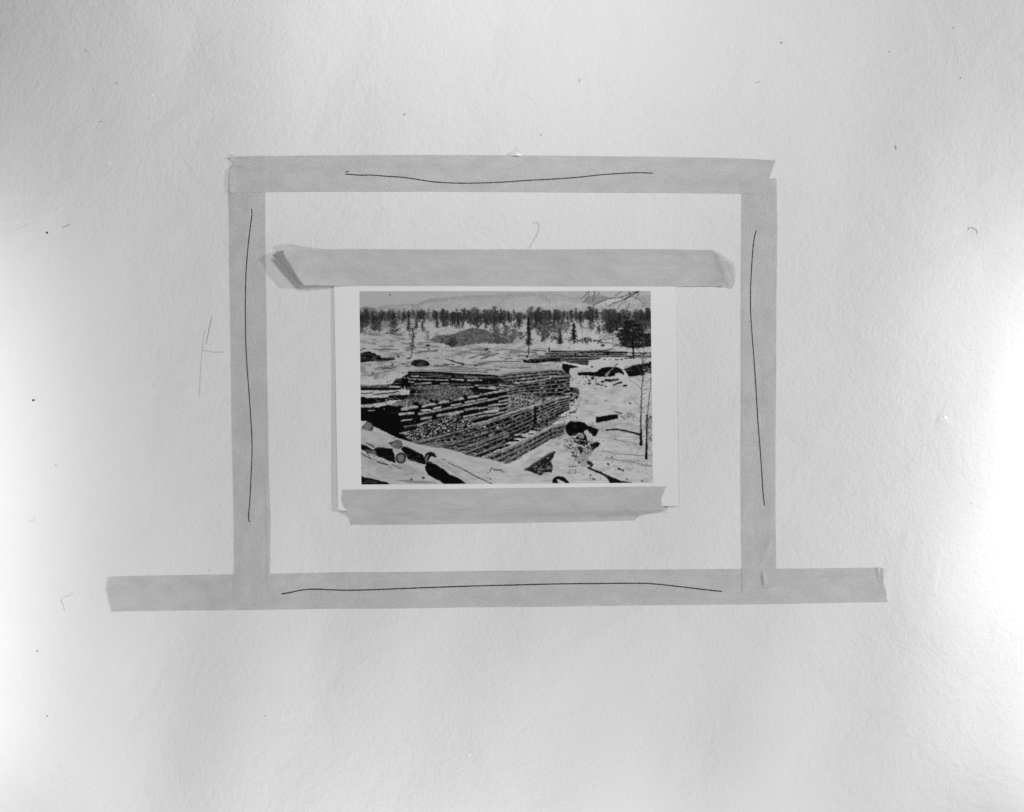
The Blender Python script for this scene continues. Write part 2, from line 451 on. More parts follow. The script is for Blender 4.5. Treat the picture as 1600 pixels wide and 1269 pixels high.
# stray hairs and specks lying on the board
def hair(pts, width, label, mat=M_HAIR, hf=zero, seed=0):
    o = ribbon('hair', pts, width, hf, mat, None, seed, lift=0.0001, thick=0.00008)
    tag(o, label, 'hair', 'stray hairs on the board')
hair([(833.5, 350.5), (836, 348), (840.5, 349), (842.4, 356), (839, 366), (833, 377), (827, 388)], 1.0, 'thin curled hair hooked at its top, between the two tape strips above the photograph', M_PALEHAIR)
hair([(115, 926), (108, 931), (99, 933.6), (96, 938), (99, 945), (101.5, 955)], 1.0, 'thin bent hair left of the long bottom tape strip', M_PALEHAIR)
hair([(44, 812), (49, 814.6), (53.4, 812), (52, 808)], 0.9, 'tiny hooked hair near the lower left side of the board', M_PALEHAIR)
hair([(97.5, 355.6), (103, 354), (110, 350.5)], 1.1, 'short straight dark hair left of the frame, near its upper corner')
hair([(1512.6, 359.6), (1514, 356), (1520, 356.6), (1525.6, 360), (1526.6, 365.4)], 1.1, 'small arched hair at the upper right side of the board')
hair([(1399.6, 227), (1400.6, 234)], 1.5, 'short upright dark fibre above the right end of the frame')
hair([(905.6, 123), (905.2, 128.5)], 1.2, 'tiny upright fibre high above the top tape strip')
hair([(1180, 128.4), (1184, 129.6), (1188, 126.4)], 1.0, 'tiny curved fibre high above the right tape strip', M_PALEHAIR)
hair([(1488, 45.6), (1490, 43), (1492.4, 42)], 1.2, 'tiny curved fibre near the top right corner of the board', M_PALEHAIR)

def speck(px, py, r, label, mat=M_SPECK, hf=zero, seed=0, cat='speck', group='specks of grit on the board', name='grit_speck', squash=.5):
    rr = random.Random(seed * 7 + int(px)); n = 9; verts = []; faces = []
    base = float(wall_h(px, py)) + float(hf(np.float64(px), np.float64(py)))
    for ring, (k, hh) in enumerate(((1.0, 0), (.8, .5), (.35, .9))):
        for i in range(n):
            a = 2 * math.pi * i / n; q = r * k * (0.75 + .5 * rr.random())
            verts.append((WX(px + q * 1.2 * math.cos(a)), -(base + hh * r * S * squash), WZ(py + q * math.sin(a))))
    for g in range(2):
        for i in range(n):
            j = (i + 1) % n; faces.append([g * n + i, g * n + j, (g + 1) * n + j, (g + 1) * n + i])
    faces.append([2 * n + i for i in range(n)])
    o = mesh_obj(name, verts, faces, mat, smooth_shade=False)
    tag(o, label, cat, group); return o
speck(73.5, 363.5, 1.7, 'round black speck left of the frame, below a short dark hair')
speck(52.5, 625.5, 1.8, 'black speck at the left edge of the board, halfway down')
speck(134.5, 79.5, 1.3, 'small grey speck near the top left corner of the board', M_PALEHAIR)
speck(182, 130, 1.2, 'small dark speck upper left of the board', M_HAIR)
speck(157, 190, 1.2, 'small dark speck between top left corner and the frame', M_HAIR)
speck(632, 179, 1.3, 'small dark speck above the left half of the top tape strip', M_HAIR)
speck(845, 211, 1.2, 'small dark speck just above the middle of the top tape strip', M_HAIR)
speck(1220.6, 67.4, 1.4, 'small dark speck near the top edge, right of centre', M_HAIR)
speck(1390, 80.6, 1.0, 'tiny dark speck near the top edge towards the right corner', M_HAIR)
speck(1500, 122.6, 1.1, 'tiny dark speck near the upper right edge of the board', M_HAIR)
speck(1518, 786.6, 1.2, 'grey speck at the right edge of the board, low down', M_PALEHAIR)
speck(57.6, 1017.6, 1.4, 'dark speck near the lower left edge of the board', M_HAIR)
speck(74, 1118.6, 1.4, 'dark speck near the bottom left corner of the board', M_HAIR)
speck(415, 1118, 1.0, 'tiny dark speck on the bare board far below the frame', M_HAIR)
speck(87, 727, 1.3, 'faint grey speck on the bright left side of the board', M_PALEHAIR)
speck(327, 891.5, 1.4, 'faint grey speck just above the long bottom tape strip, left of the left strip', M_PALEHAIR)
WH = 'white crumbs on the board'
def crumb(x, y, r, l, hf=zero): speck(x, y, r, l, M_SCRAP, hf, cat='crumb', group=WH, name='white_crumb')
crumb(171, 254.6, 1.5, 'tiny white crumb upper left, outside the frame')
crumb(237, 148.6, 1.4, 'tiny white crumb above the left end of the top tape strip')
crumb(306.4, 512.6, 1.3, 'tiny white crumb beside the faint pencil marks left of the frame')
crumb(1079, 815, 1.3, 'tiny white crumb below the lower right corner of the photograph')
crumb(732.6, 1179, 1.8, 'white crumb near the bottom edge of the board, left of centre')
crumb(1338, 138, 1.2, 'tiny white crumb high on the right of the board')

# torn paper scrap sticking up from the top tape
def scrap():
    b = float(wall_h(805, 243)); v = []
    pts = [(794, 243.4, .0003), (799, 240.2, .0012), (804.6, 238.6, .0022), (808.4, 237.4, .0030), (809.4, 240.6, .0021), (812.4, 240.2, .0013), (816, 243.6, .0003),
           (800, 243.6, .0009), (806, 243.8, .0019), (811, 243.8, .0010)]
    for x, y, h in pts: v.append((WX(x), -(b + h), WZ(y)))
    for x, y, h in pts: v.append((WX(x), -(b + h * .4), WZ(y + .2)))
    f = [[0, 1, 7], [1, 2, 8, 7], [2, 3, 8], [3, 4, 8], [4, 5, 9, 8], [5, 6, 9]]
    f = f + [[i + 10 for i in q[::-1]] for q in f] + [[0, 10, 11, 1], [1, 11, 12, 2], [2, 12, 13, 3], [3, 13, 14, 4], [4, 14, 15, 5], [5, 15, 16, 6]]
    o = mesh_obj('paper_scrap', v, f, M_SCRAP, smooth_shade=False)
    tag(o, 'tiny torn white paper scrap poking up from under the top tape strip', 'paper scrap')
scrap()

# chipped blister in the paint at the right
def blister():
    n = 16; v = []; f = []; rr = random.Random(5)
    base = float(wall_h(1476, 655))
    prof = ((1.0, 0.0), (.75, .00012), (.45, .0003), (.2, .0002))
    for k, hh in prof:
        for i in range(n):
            a = 2 * math.pi * i / n; q = k * (.8 + .4 * rr.random())
            v.append((WX(1474 + 12 * q * math.cos(a) + 2 * math.sin(a * 2)), -(base + hh * (.5 + rr.random())), WZ(655 + 8 * q * math.sin(a) + 2.5 * math.cos(a))))
    for g in range(len(prof) - 1):
        for i in range(n):
            j = (i + 1) % n; f.append([g * n + i, g * n + j, (g + 1) * n + j, (g + 1) * n + i])
    f.append([(len(prof) - 1) * n + i for i in range(n)])
    o = mesh_obj('paint_blister', v, f, M_WALL, wall)
blister()

# ------------------------------------------------------------------ the printed picture (drawn stroke by stroke, in print tones)
OX, OY, K = 560.0, 453.0, 3.0
CW, CH = int(463 * K), int(306 * K)
cv = np.full((CH, CW), 166.0)
rg = np.random.default_rng(11); rr = random.Random(11)

def val_noise(h, w_, cell, seed):
    g = np.random.default_rng(seed).random((int(h / cell) + 3, int(w_ / cell) + 3))
    y = np.arange(h) / cell; x = np.arange(w_) / cell
    yi = y.astype(int); xi = x.astype(int); fy = y - yi; fx = x - xi
    fy = (fy * fy * (3 - 2 * fy))[:, None]; fx = (fx * fx * (3 - 2 * fx))[None]
    a = g[yi][:, xi]; b = g[yi][:, xi + 1]; c = g[yi + 1][:, xi]; d = g[yi + 1][:, xi + 1]
    return (a * (1 - fx) + b * fx) * (1 - fy) + (c * (1 - fx) + d * fx) * fy
N1 = val_noise(CH, CW, 4, 1); N2 = val_noise(CH, CW, 9, 2); N3 = val_noise(CH, CW, 30, 3); N0 = val_noise(CH, CW, 2.2, 4)

ZO = {1: (555, 450, 10.323), 2: (705, 450, 10.323), 3: (860, 450, 9.697), 4: (555, 555, 10.323),
      5: (705, 555, 10.323), 6: (860, 555, 9.697), 7: (555, 650, 6.809), 8: (790, 650, 6.809), 0: (0, 0, 1.0), 9: (560, 570, 6.867), 10: (790, 570, 6.867), 11: (790, 453, 6.867)}
def Z(k, s):
    x0, y0, f = ZO[k]
    return [(x0 + float(a) / f, y0 + float(b) / f) for a, b in (q.split(',') for q in s.split())]

def bbox(p, pad=1):
    x0 = max(0, int(math.floor(p[:, 0].min() - pad))); x1 = min(CW, int(math.ceil(p[:, 0].max() + pad)) + 1)
    y0 = max(0, int(math.floor(p[:, 1].min() - pad))); y1 = min(CH, int(math.ceil(p[:, 1].max() + pad)) + 1)
    return x0, x1, y0, y1
def mask_poly(pts):
    p = (np.asarray(pts) - (OX, OY)) * K
    x0, x1, y0, y1 = bbox(p)
    if x1 <= x0 or y1 <= y0: return None
    X = np.arange(x0, x1)[None] + .5; Y = np.arange(y0, y1)[:, None] + .5
    m = np.zeros((y1 - y0, x1 - x0), bool)
    n = len(p)
    for i in range(n):
        ax, ay = p[i]; bx, by = p[(i + 1) % n]
        if ay == by: continue
        c = ((ay > Y) != (by > Y)) & (X < (bx - ax) * (Y - ay) / (by - ay) + ax)
        m ^= c
    return m, (slice(y0, y1), slice(x0, x1))
def poly(pts, v, a=1.0, n=0, NM=None):
    r = mask_poly(pts)
    if r is None: return
    m, sl = r; t = v + (0 if not n else n * ((N1 if NM is None else NM)[sl] - .5) * 2)
    cv[sl] = np.where(m, cv[sl] * (1 - a) + t * a, cv[sl])
def line(pts, w0, v, w1=None, a=1.0):
    w1 = w0 if w1 is None else w1
    P = (np.asarray(pts, float) - (OX, OY)) * K; n = len(P) - 1
    for i in range(n):
        ra = (w0 + (w1 - w0) * i / n) * K / 2; rb = (w0 + (w1 - w0) * (i + 1) / n) * K / 2
        q = P[i:i + 2]; x0, x1, y0, y1 = bbox(q, max(ra, rb) + 1)
        if x1 <= x0 or y1 <= y0: continue
        X = np.arange(x0, x1)[None] + .5; Y = np.arange(y0, y1)[:, None] + .5
        d = q[1] - q[0]; L = (d ** 2).sum() + 1e-6
        t = np.clip(((X - q[0, 0]) * d[0] + (Y - q[0, 1]) * d[1]) / L, 0, 1)
        dist = np.hypot(X - q[0, 0] - t * d[0], Y - q[0, 1] - t * d[1])
        al = np.clip(ra + (rb - ra) * t - dist + .5, 0, 1) * a
        s = (slice(y0, y1), slice(x0, x1)); cv[s] = cv[s] * (1 - al) + v * al
def blob(x, y, rx, ry, v, a=1.0, rot=0.0, edge=.35):
    cx, cy = (x - OX) * K, (y - OY) * K; R = max(rx, ry) * K + 2
    x0, x1, y0, y1 = bbox(np.array([[cx - R, cy - R], [cx + R, cy + R]]), 0)
    if x1 <= x0 or y1 <= y0: return
    X = np.arange(x0, x1)[None] + .5 - cx; Y = np.arange(y0, y1)[:, None] + .5 - cy
    c, s_ = math.cos(rot), math.sin(rot)
    d = np.sqrt(((X * c + Y * s_) / (rx * K)) ** 2 + ((-X * s_ + Y * c) / (ry * K)) ** 2)
    al = np.clip((1 - d) / edge + .3, 0, 1) * a
    sl = (slice(y0, y1), slice(x0, x1)); cv[sl] = cv[sl] * (1 - al) + v * al
def scatter(pts, n, fn):
    p = np.asarray(pts); x0, y0 = p.min(0); x1, y1 = p.max(0)
    r = mask_poly(pts)
    if r is None: return
    m, sl = r; k = 0; t = 0
    while k < n and t < n * 12:
        t += 1; x = rr.uniform(x0, x1); y = rr.uniform(y0, y1)
        iy = int((y - OY) * K) - sl[0].start; ix = int((x - OX) * K) - sl[1].start
        if 0 <= iy < m.shape[0] and 0 <= ix < m.shape[1] and m[iy, ix]: fn(x, y); k += 1
def rubble(pts, n, size=1.3, lo=95, hi=200, bgv=50, shade=25):
    poly(pts, bgv, 1, 25)
    def f(x, y):
        s = size * rr.uniform(.5, 1.2); v = rr.uniform(lo, hi)
        blob(x + .25 * s, y + .5 * s, s, s * .7, shade, .8, rr.uniform(-.6, .6))
        blob(x, y, s, s * rr.uniform(.4, .75), v, .95, rr.uniform(-.9, .5))
    scatter(pts, n, f)
def specks(pts, n, s0=.35, s1=1.1, lo=30, hi=110, flat=.5, rot=0):
    scatter(pts, n, lambda x, y: blob(x, y, rr.uniform(s0, s1), rr.uniform(s0, s1) * flat, rr.uniform(lo, hi), rr.uniform(.5, .95), rot + rr.uniform(-.4, .4)))
def tree(x, yt, yb, w_, v, dens=1.0, trunk=0.0, shape='pine', a=.85):
    H = yb - yt
    yc = yb - trunk * H
    line([(x, yt + 1), (x + rr.uniform(-.4, .4), yb)], .35, v, .9)
    n = int(max(8, (yc - yt) * w_ * .55 * dens))
    for _ in range(n):
        t = rr.random()
        prof = (0.25 + .9 * t) if shape == 'fir' else math.sin(math.pi * (0.12 + .84 * t)) ** .7
        px = x + rr.gauss(0, .33) * w_ * prof; py = yt + (yc - yt) * t
        blob(px, py, rr.uniform(.6, 1.5), rr.uniform(.35, .8), v + rr.uniform(-14, 22), a * rr.uniform(.6, 1), rr.uniform(-.5, .5))

# sky and hills
cv += 5 * (N3 - .5) + 4 * (N1 - .5)
blob(609.5, 461.3, 1.2, .9, 30); blob(613, 457, .5, .4, 120)
poly(Z(1, "60,330 120,308 190,300 260,315 360,325 400,520 60,520"), 118, 1, 12)
poly(Z(1, "330,330 420,300 520,282 700,275 860,262 960,272 1000,420 330,420"), 150, 1, 10)
line(Z(1, "360,322 430,300 520,282 700,278 860,263 950,272"), .8, 120)
line(Z(1, "330,335 520,335 700,345"), .8, 135)
mtn = Z(1, "800,345 900,305 980,272 1080,225 1180,190 1300,178 1500,162") + Z(2, "0,155 150,140 300,130 500,127 700,127 850,100 1000,92 1200,86 1400,90") + Z(3, "0,85 100,98 180,115 300,150 450,146 560,125 700,102 830,128 900,148 1000,150 1110,140 1190,100 1240,92 1290,110 1420,104 1525,112 1525,520 0,520") + Z(1, "800,520")
poly(mtn, 160, 1, 12)
line(Z(1, "900,305 980,272 1080,225 1180,190 1300,178 1500,162") + Z(2, "0,155 150,140 300,130 500,127 700,127"), 1.0, 132)
poly(Z(1, "900,310 980,275 1080,228 1180,193 1300,182 1500,170 1500,215 1200,235 1080,275 1000,330 900,345"), 136, .7, 12)
poly(Z(2, "0,165 300,140 700,135 850,110 1200,92 1480,100 1600,230 1600,260 1480,190 1300,140 1000,150 850,190 700,170 400,200 0,215"), 146, .7, 12)
specks(Z(1, "900,330 1100,260 1500,220 1600,340 900,350") + [], 60, .4, 1.0, 110, 160)
specks(Z(3, "0,120 500,170 800,210 600,310 0,310"), 150, .4, 1.2, 130, 195)
line(Z(2, "0,175 300,150 600,150"), 2.4, 143, a=.6)
line(Z(2, "700,125 850,103 1000,94 1200,88 1400,92 1600,100"), .9, 143)
line(Z(3, "0,90 100,102 180,118 300,152 450,148"), 1.2, 140)
line(Z(2, "1480,120 1560,170 1600,230"), 2.4, 140, a=.6)
poly(Z(2, "850,230 1000,170 1300,150 1500,190 1600,260 1600,380 900,380"), 172, .7, 10, N2)
poly(Z(3, "0,240 120,200 400,200 560,260 600,310 0,310"), 176, .7, 14, N2)
poly(Z(3, "480,220 560,130 700,102 830,128 900,148 800,190 650,265"), 122, .8, 12)
line(Z(3, "640,270 740,220 800,195 880,165 960,152 1100,142"), 1.3, 85)
poly(Z(3, "650,280 800,205 880,172 1000,160 1110,180 1000,225 880,275"), 182, .9, 14)
line(Z(3, "870,280 960,230 1080,195 1180,130"), 1.4, 88)
poly(Z(3, "960,300 1080,220 1250,135 1330,190 1440,290 1480,370 1100,340"), 168, 1, 30, N1)
line(Z(3, "1250,135 1330,170 1400,235 1480,320"), 2.0, 105, a=.8)
line(Z(3, "1200,240 1170,290 1150,330"), 2.2, 100, a=.7); line(Z(3, "1080,230 1040,280 1020,310"), 2.0, 110, a=.7)
line(Z(3, "830,230 850,260"), 1.2, 100)
poly(Z(3, "1290,115 1525,112 1525,360 1480,350 1400,235"), 150, 1, 35, N1)
specks(Z(3, "1290,150 1525,150 1525,360 1350,330"), 90, .5, 1.2, 60, 190)
specks(Z(3, "1100,230 1300,200 1440,300 1450,370 1150,350"), 90, .4, 1.0, 90, 200)

# mid ground snow
poly(Z(0, "560,496 640,503 700,500 800,503 860,500 1022,497 1022,760 560,760"), 177, 1, 10)
specks(Z(0, "562,498 1018,498 1018,545 562,552"), 260, .4, 1.3, 90, 140)
poly(Z(1, "400,480 560,480 830,490 800,570 680,600 560,640 420,640"), 130, .8, 18)
NS = val_noise(CH, CW, 14, 9)
def stretch_noise(cx_, cy_, seed):
    a = val_noise(int(CH * 6 / cy_) + 2, int(CW * 6 / cx_) + 2, 6, seed)
    yy = np.linspace(0, a.shape[0] - 1.01, CH); xx = np.linspace(0, a.shape[1] - 1.01, CW)
    yi = yy.astype(int); xi = xx.astype(int); fy = (yy - yi)[:, None]; fx = (xx - xi)[None]
    return (a[yi][:, xi] * (1 - fx) + a[yi][:, xi + 1] * fx) * (1 - fy) + (a[yi + 1][:, xi] * (1 - fx) + a[yi + 1][:, xi + 1] * fx) * fy
NH = stretch_noise(26, 5, 21); NH2 = stretch_noise(60, 14, 22)
def mottle(pts, amt, thr=.62, dark=60):
    r = mask_poly(pts)
    if r is None: return
    m, sl = r; q = np.clip((NH[sl] * .55 + N1[sl] * .3 + NH2[sl] * .4 - thr) / .12, 0, 1) * amt * (.35 + 1.1 * N0[sl])
    cv[sl] = np.where(m, cv[sl] * (1 - q) + dark * q, cv[sl])
mottle(Z(0, "562,500 700,500 800,530 900,560 640,580 562,600"), .5, .70, 90)
poly(Z(0, "561,488 640,487 760,490 860,489 940,488 1018,492 1018,506 940,500 860,498 760,502 640,499 561,505"), 108, .6, 45)
# back row of conifers
for i in range(330):
    x = rr.uniform(561, 1019)
    yt = 486 + rr.uniform(-1.5, 3) - 2.5 * math.sin(x / 70) * 0.5
    if x < 590: yt += 3 - (x - 561) * .06
    tree(x, yt + rr.choice((-3, -1, 0, 1, 2, 3, 4)), yt + rr.uniform(8, 20), rr.uniform(1.8, 4.6), rr.choice((34, 45, 60, 80, 105, 120)), 1.0, a=.7)
for k, xs in ((1, "200,395,560,80 300,460,690,90 610,375,520,60 540,380,500,50 1300,360,510,60 1100,360,500,60 860,365,480,60 1580,385,540,80 1050,370,500,60 1400,360,500,50 130,420,640,70 380,480,700,60"),
              (2, "40,385,570,90 190,345,590,90 270,365,570,80 370,315,600,130 430,470,640,120 545,350,560,130 600,365,600,90 700,300,600,120 850,355,600,100 560,500,650,80 940,420,550,80 1075,405,530,80 1095,510,650,80 1290,300,500,90 1410,310,520,110 1355,390,500,70 1520,360,560,70 1570,355,540,80 1180,420,500,60 1430,560,700,70 1490,560,850,110 1560,550,800,110 1380,580,680,70"),
              (3, "80,330,490,90 120,340,500,80 200,350,450,60 320,335,450,60 610,290,490,110 560,350,470,80 700,330,450,60 830,320,480,110 900,320,460,80 980,340,500,60 1100,330,470,90 1200,370,470,60 1380,350,470,100 1500,360,480,90 1430,380,640,120 1290,370,450,60 50,470,620,60")):
    for q in xs.split():
        x, t, b, ww = map(float, q.split(',')); f = ZO[k][2]
        tree(ZO[k][0] + x / f, ZO[k][1] + t / f, ZO[k][1] + b / f, ww / f, rr.uniform(38, 62), 1.6)
for k in range(46):       # taller, darker pines standing in front of the row, in clumps
    x = rr.choice((rr.uniform(562, 600), rr.uniform(684, 790), rr.uniform(684, 790), rr.uniform(826, 850), rr.uniform(905, 1018), rr.uniform(940, 1018)))
    yt = 487 + rr.uniform(-6, 6); tree(x, yt, yt + rr.uniform(14, 27), rr.uniform(4, 8.5), rr.uniform(36, 62), 1.5, rr.choice((0, .15)), rr.choice(('pine', 'fir')), .85)
scatter(Z(0, "684,505 800,505 830,520 800,545 740,540 690,520"), 260, lambda x, y: line([(x, y), (x + rr.uniform(-.8, .8), y - rr.uniform(1.5, 5))], .6, rr.uniform(45, 120), .3, a=.8))
scatter(Z(0, "930,500 1018,500 1018,540 985,545 940,520"), 170, lambda x, y: blob(x, y, rr.uniform(.5, 1.3), rr.uniform(.5, 1.2), rr.uniform(30, 110), .8))
# left cluster
poly(Z(1, "66,440 160,440 240,560 200,640 66,650"), 60, .8, 25); specks(Z(1, "66,640 400,640 400,770 66,780"), 90, .5, 1.3, 40, 130, 1.2)
for q in "90,440,740,90 330,480,700,110 385,560,700,60 615,430,745,150 860,510,690,70 990,540,660,70 1085,540,690,50 1320,520,650,70 1420,520,640,50".split():
    x, t, b, ww = map(float, q.split(',')); tree(555 + x / 10.32, 450 + t / 10.32, 450 + b / 10.32, ww / 10.32, 42, 2.0, .05, 'fir')
line(Z(1, "480,740 560,730 620,745 700,750 760,760"), 1.6, 60); specks(Z(1, "440,700 800,700 780,770 430,770"), 40, .5, 1.3, 45, 110)
# foreground-left slender tree
for yy in range(655, 1000, 12):
    wd = 70 * (1 - abs(yy - 740) / 150) if yy < 830 else 40
    if 830 < yy < 880: wd = 12
    for _ in range(4): x, y = Z(1, f"{925 + rr.uniform(-wd, wd)},{yy + rr.uniform(-6, 6)}")[0]; blob(x, y, rr.uniform(.6, 1.7), .45, 22, .95, rr.uniform(-.3, .5))
line(Z(1, "920,650 935,800 925,900 920,1000 905,1110"), .8, 25, 1.3)
tree(*[Z(1, "1170,690")[0][0], Z(1, "0,690")[0][1], Z(1, "0,890")[0][1]], 7, 85, .8)
blob(*Z(1, "1175,932")[0], 3.8, 1.7, 15); line(Z(1, "1000,1035 1180,1020 1330,1010"), 1.6, 60); specks(Z(1, "1100,980 1350,960 1350,1040 1100,1040"), 30, .5, 1.4, 40, 110)
line(Z(1, "680,840 720,825 800,820"), 1.4, 70)
line(Z(1, "80,1005 160,970"), 1.6, 45); line(Z(1, "280,985 420,990 540,990 700,1000"), 1.6, 75, 1.0)
line(Z(1, "1040,880 1300,880 1450,890"), 1.1, 85)
specks(Z(1, "70,800 1400,900 1600,1010 1500,1120 100,1100"), 170, .4, 1.5, 70, 140, .35)
# dark bushes in the middle
bush = Z(2, "-350,850 -250,770 0,760 150,700 350,640 560,680 700,760 900,830 960,900 800,900 560,890 400,900 150,940 30,960 -100,910")
scatter(bush, 700, lambda x, y: line([(x, y), (x + rr.uniform(-1.5, 1.5), y - rr.uniform(1, 3.5))], .5, rr.uniform(30, 115), .3, a=.8))
poly(Z(2, "0,790 120,830 100,940 0,960 -90,900"), 28, .8, 15)
poly(bush, 48, .6, 44, N1)
specks(bush, 260, .4, 1.2, 20, 120, .7, .5)
for q in "700,560,780,110 880,600,760,90 740,680,900,120 1010,660,820,120 1120,710,830,100 850,740,900,160 970,780,880,100 1400,690,760,60 1030,560,640,60 180,590,640,60 80,590,640,60".split():
    x, t, b, ww = map(float, q.split(',')); tree(705 + x / 10.32, 450 + t / 10.32, 450 + b / 10.32, ww / 10.32, 62, 1.8)
specks(Z(2, "600,560 1600,560 1600,900 1000,900 600,860"), 330, .5, 1.2, 50, 130)
specks(Z(2, "950,740 1050,640 1200,560 1300,650 1200,700 1100,720"), 25, .6, 1.4, 170, 190)
line(Z(2, "960,890 1100,860 1200,840"), .7, 90)
# two tall firs right of middle
def fir(k, x, t, b, wd, trunk, v=22):
    x0, y0 = Z(k, f"{x},{t}")[0]; y1 = Z(k, f"{x},{b}")[0][1]; ww = wd / ZO[k][2]
    line([(x0, y0), (x0, y1)], .5, v, 1.5)
    yc = y1 - trunk * (y1 - y0); y = y0 + 1
    while y < yc:
        t_ = (y - y0) / (yc - y0); hw = ww * .5 * (.15 + .85 * t_ ** .8) * (1 if t_ < .85 else .8)
        for s in (-1, 1):
            if rr.random() < .9:
                e = hw * rr.uniform(.5, 1.1); line([(x0, y - .6), (x0 + s * e, y + rr.uniform(-.2, 1.0))], .9, v + rr.uniform(0, 20), .5)
        blob(x0 + rr.uniform(-.3, .3) * hw, y, hw * .5, .7, v, .8); y += rr.uniform(.7, 1.2)
fir(2, 1250, 470, 1070, 150, .25, 18)
fir(3, 355, 530, 940, 140, .38, 12); fir(3, 145, 640, 935, 160, .05, 24)
fir(3, 735, 560, 700, 60, .2, 40)
line(Z(3, "485,590 480,760"), .5, 90)
scatter(Z(3, "0,500 260,500 300,580 250,640 180,640 100,760 0,840"), 200, lambda x, y: blob(x, y, rr.uniform(.6, 1.6), rr.uniform(.5, 1.1), rr.uniform(45, 100), .85))
for q in "150,640,50 90,760,50 300,790,45 480,800,60 560,790,90 585,805,60 400,810,50 670,800,35 740,800,55 790,870,45 1010,880,90".split():
    x, y, r0 = map(float, q.split(',')); cx, cy = Z(3, f"{x},{y}")[0]
    for _ in range(12): blob(cx + rr.gauss(0, .45) * r0 / 9.7, cy + rr.gauss(0, .22) * r0 / 9.7, 1.2, .8, rr.uniform(25, 60), .85)
specks(Z(3, "300,470 900,470 1100,560 1060,830 800,790 700,700 520,620 400,620"), 300, .4, 1.3, 35, 120, .8)
specks(Z(3, "750,640 1060,640 1080,850 980,840 800,760"), 140, .4, .9, 60, 130)
for q in "930,480,680,130 850,530,640,80 900,600,680,90 1150,520,680,120 1000,500,640,100".split():
    x, t, b, ww = map(float, q.split(',')); tree(860 + x / 9.7, 450 + t / 9.7, 450 + b / 9.7, ww / 9.7, 28, 1.8)
# big dark pine on the right
crown = Z(3, "1240,480 1310,560 1380,560 1440,700 1520,680 1530,880 1400,910 1280,890 1220,910 1080,870 1060,790 1010,740 1090,680 1030,640 1130,600 1150,530")
poly(crown, 34, .5, 30, N1)
for k in range(46):
    t = rr.random(); y = 502 + 42 * t; side = rr.choice((-1, 1)); L = (8 + 17 * math.sin(math.pi * min(1, .15 + .85 * t))) * rr.uniform(.7, 1.15)
    x0 = 988.5; x1 = min(1017.5, x0 + side * L); line([(x0, y), ((x0 + x1) / 2, y - 1 + rr.uniform(-1, 1)), (x1, y + rr.uniform(-2.5, 1.5))], 1.7, rr.uniform(14, 34), .6)
scatter(crown, 800, lambda x, y: blob(x, y, rr.uniform(.7, 2.0), rr.uniform(.5, 1.2), rr.uniform(10, 42), .92, rr.uniform(-.5, .5)))
scatter(crown, 60, lambda x, y: blob(x, y, .6, .45, rr.uniform(120, 180), .8))
for s in "1000,640,1080,640 980,700,1060,720 1000,730,1080,770 1440,720,1500,690 1430,780,1520,800 1090,850,1160,830".split():
    a_, b_2, c_, d_ = map(float, s.split(',')); line(Z(3, f"{a_},{b_2} {c_},{d_}"), 1.6, 20)
line(Z(3, "1250,620 1250,900 1265,1067"), 1.2, 12, 3.0)
scatter(Z(3, "1300,450 1525,450 1525,700 1440,700 1380,560"), 140, lambda x, y: blob(x, y, rr.uniform(.5, 1.3), rr.uniform(.5, 1.4), rr.uniform(35, 95), .85))
line(Z(3, "780,830 900,835 1000,860 1080,880"), 1.6, 90)
poly(Z(3, "380,840 700,835 880,850 960,900 700,920 500,940 200,950 0,945 0,850"), 186, .85, 6)
blob(*Z(3, "795,872")[0], 3.4, 2.3, 60); blob(*Z(3, "555,850")[0], 3, .9, 110)
for q in "560,380,70,60 610,400,60,60 480,380,70,50 540,440,90,60 430,500,60,40 400,540,40,30 300,390,50,55 360,400,50,50 150,360,60,45 100,440,60,60 60,500,60,80 180,500,50,70 20,420,60,60 660,440,50,60 700,540,60,60 850,540,60,30 1010,540,50,30 1100,370,90,45 1180,400,80,40 1080,420,80,40 1000,420,40,40 950,400,40,45 900,410,40,80 1120,450,50,45 1440,330,80,50 1500,300,70,50 1530,380,60,60 600,330,60,60 690,350,60,50 460,420,70,50".split():
    x, y, r0, gv = map(float, q.split(',')); cx, cy = Z(11, f"{x},{y}")[0]
    for _ in range(int(r0 * .32)): blob(cx + rr.gauss(0, .42) * r0 / 6.87, cy + rr.gauss(0, .38) * r0 / 6.87, rr.uniform(.6, 1.5), rr.uniform(.5, 1.2), gv + rr.uniform(-12, 26), .8)
scatter(Z(11, "380,340 660,340 720,400 640,460 560,540 440,520 380,440"), 150, lambda x, y: blob(x, y, rr.uniform(.5, 1.3), rr.uniform(.5, 1.1), rr.uniform(45, 110), .75))
scatter(Z(11, "1240,500 1260,420 1300,350 1400,340 1430,450 1560,520 1540,600 1380,640 1200,600"), 260, lambda x, y: blob(x, y, rr.uniform(.6, 1.6), rr.uniform(.5, 1.1), rr.uniform(12, 38), .85))
# branches hanging at the top right
for s in ("560,55 545,95 500,135 450,180", "588,55 575,120 545,170 490,220", "675,55 655,150 635,205", "735,75 725,110", "1075,50 1030,85 980,122", "1200,60 1190,75"):
    line(Z(3, s), 1.1, 45, .5)
line(Z(3, "1340,50 1270,90 1200,135 1115,182"), 1.9, 12, .8); line(Z(3, "1340,52 1260,65 1210,90 1180,105 1060,140"), 1.0, 40, .5); line(Z(3, "1325,60 1330,110"), .9, 50)
line(Z(3, "1180,60 1215,95 1195,125"), .9, 40)

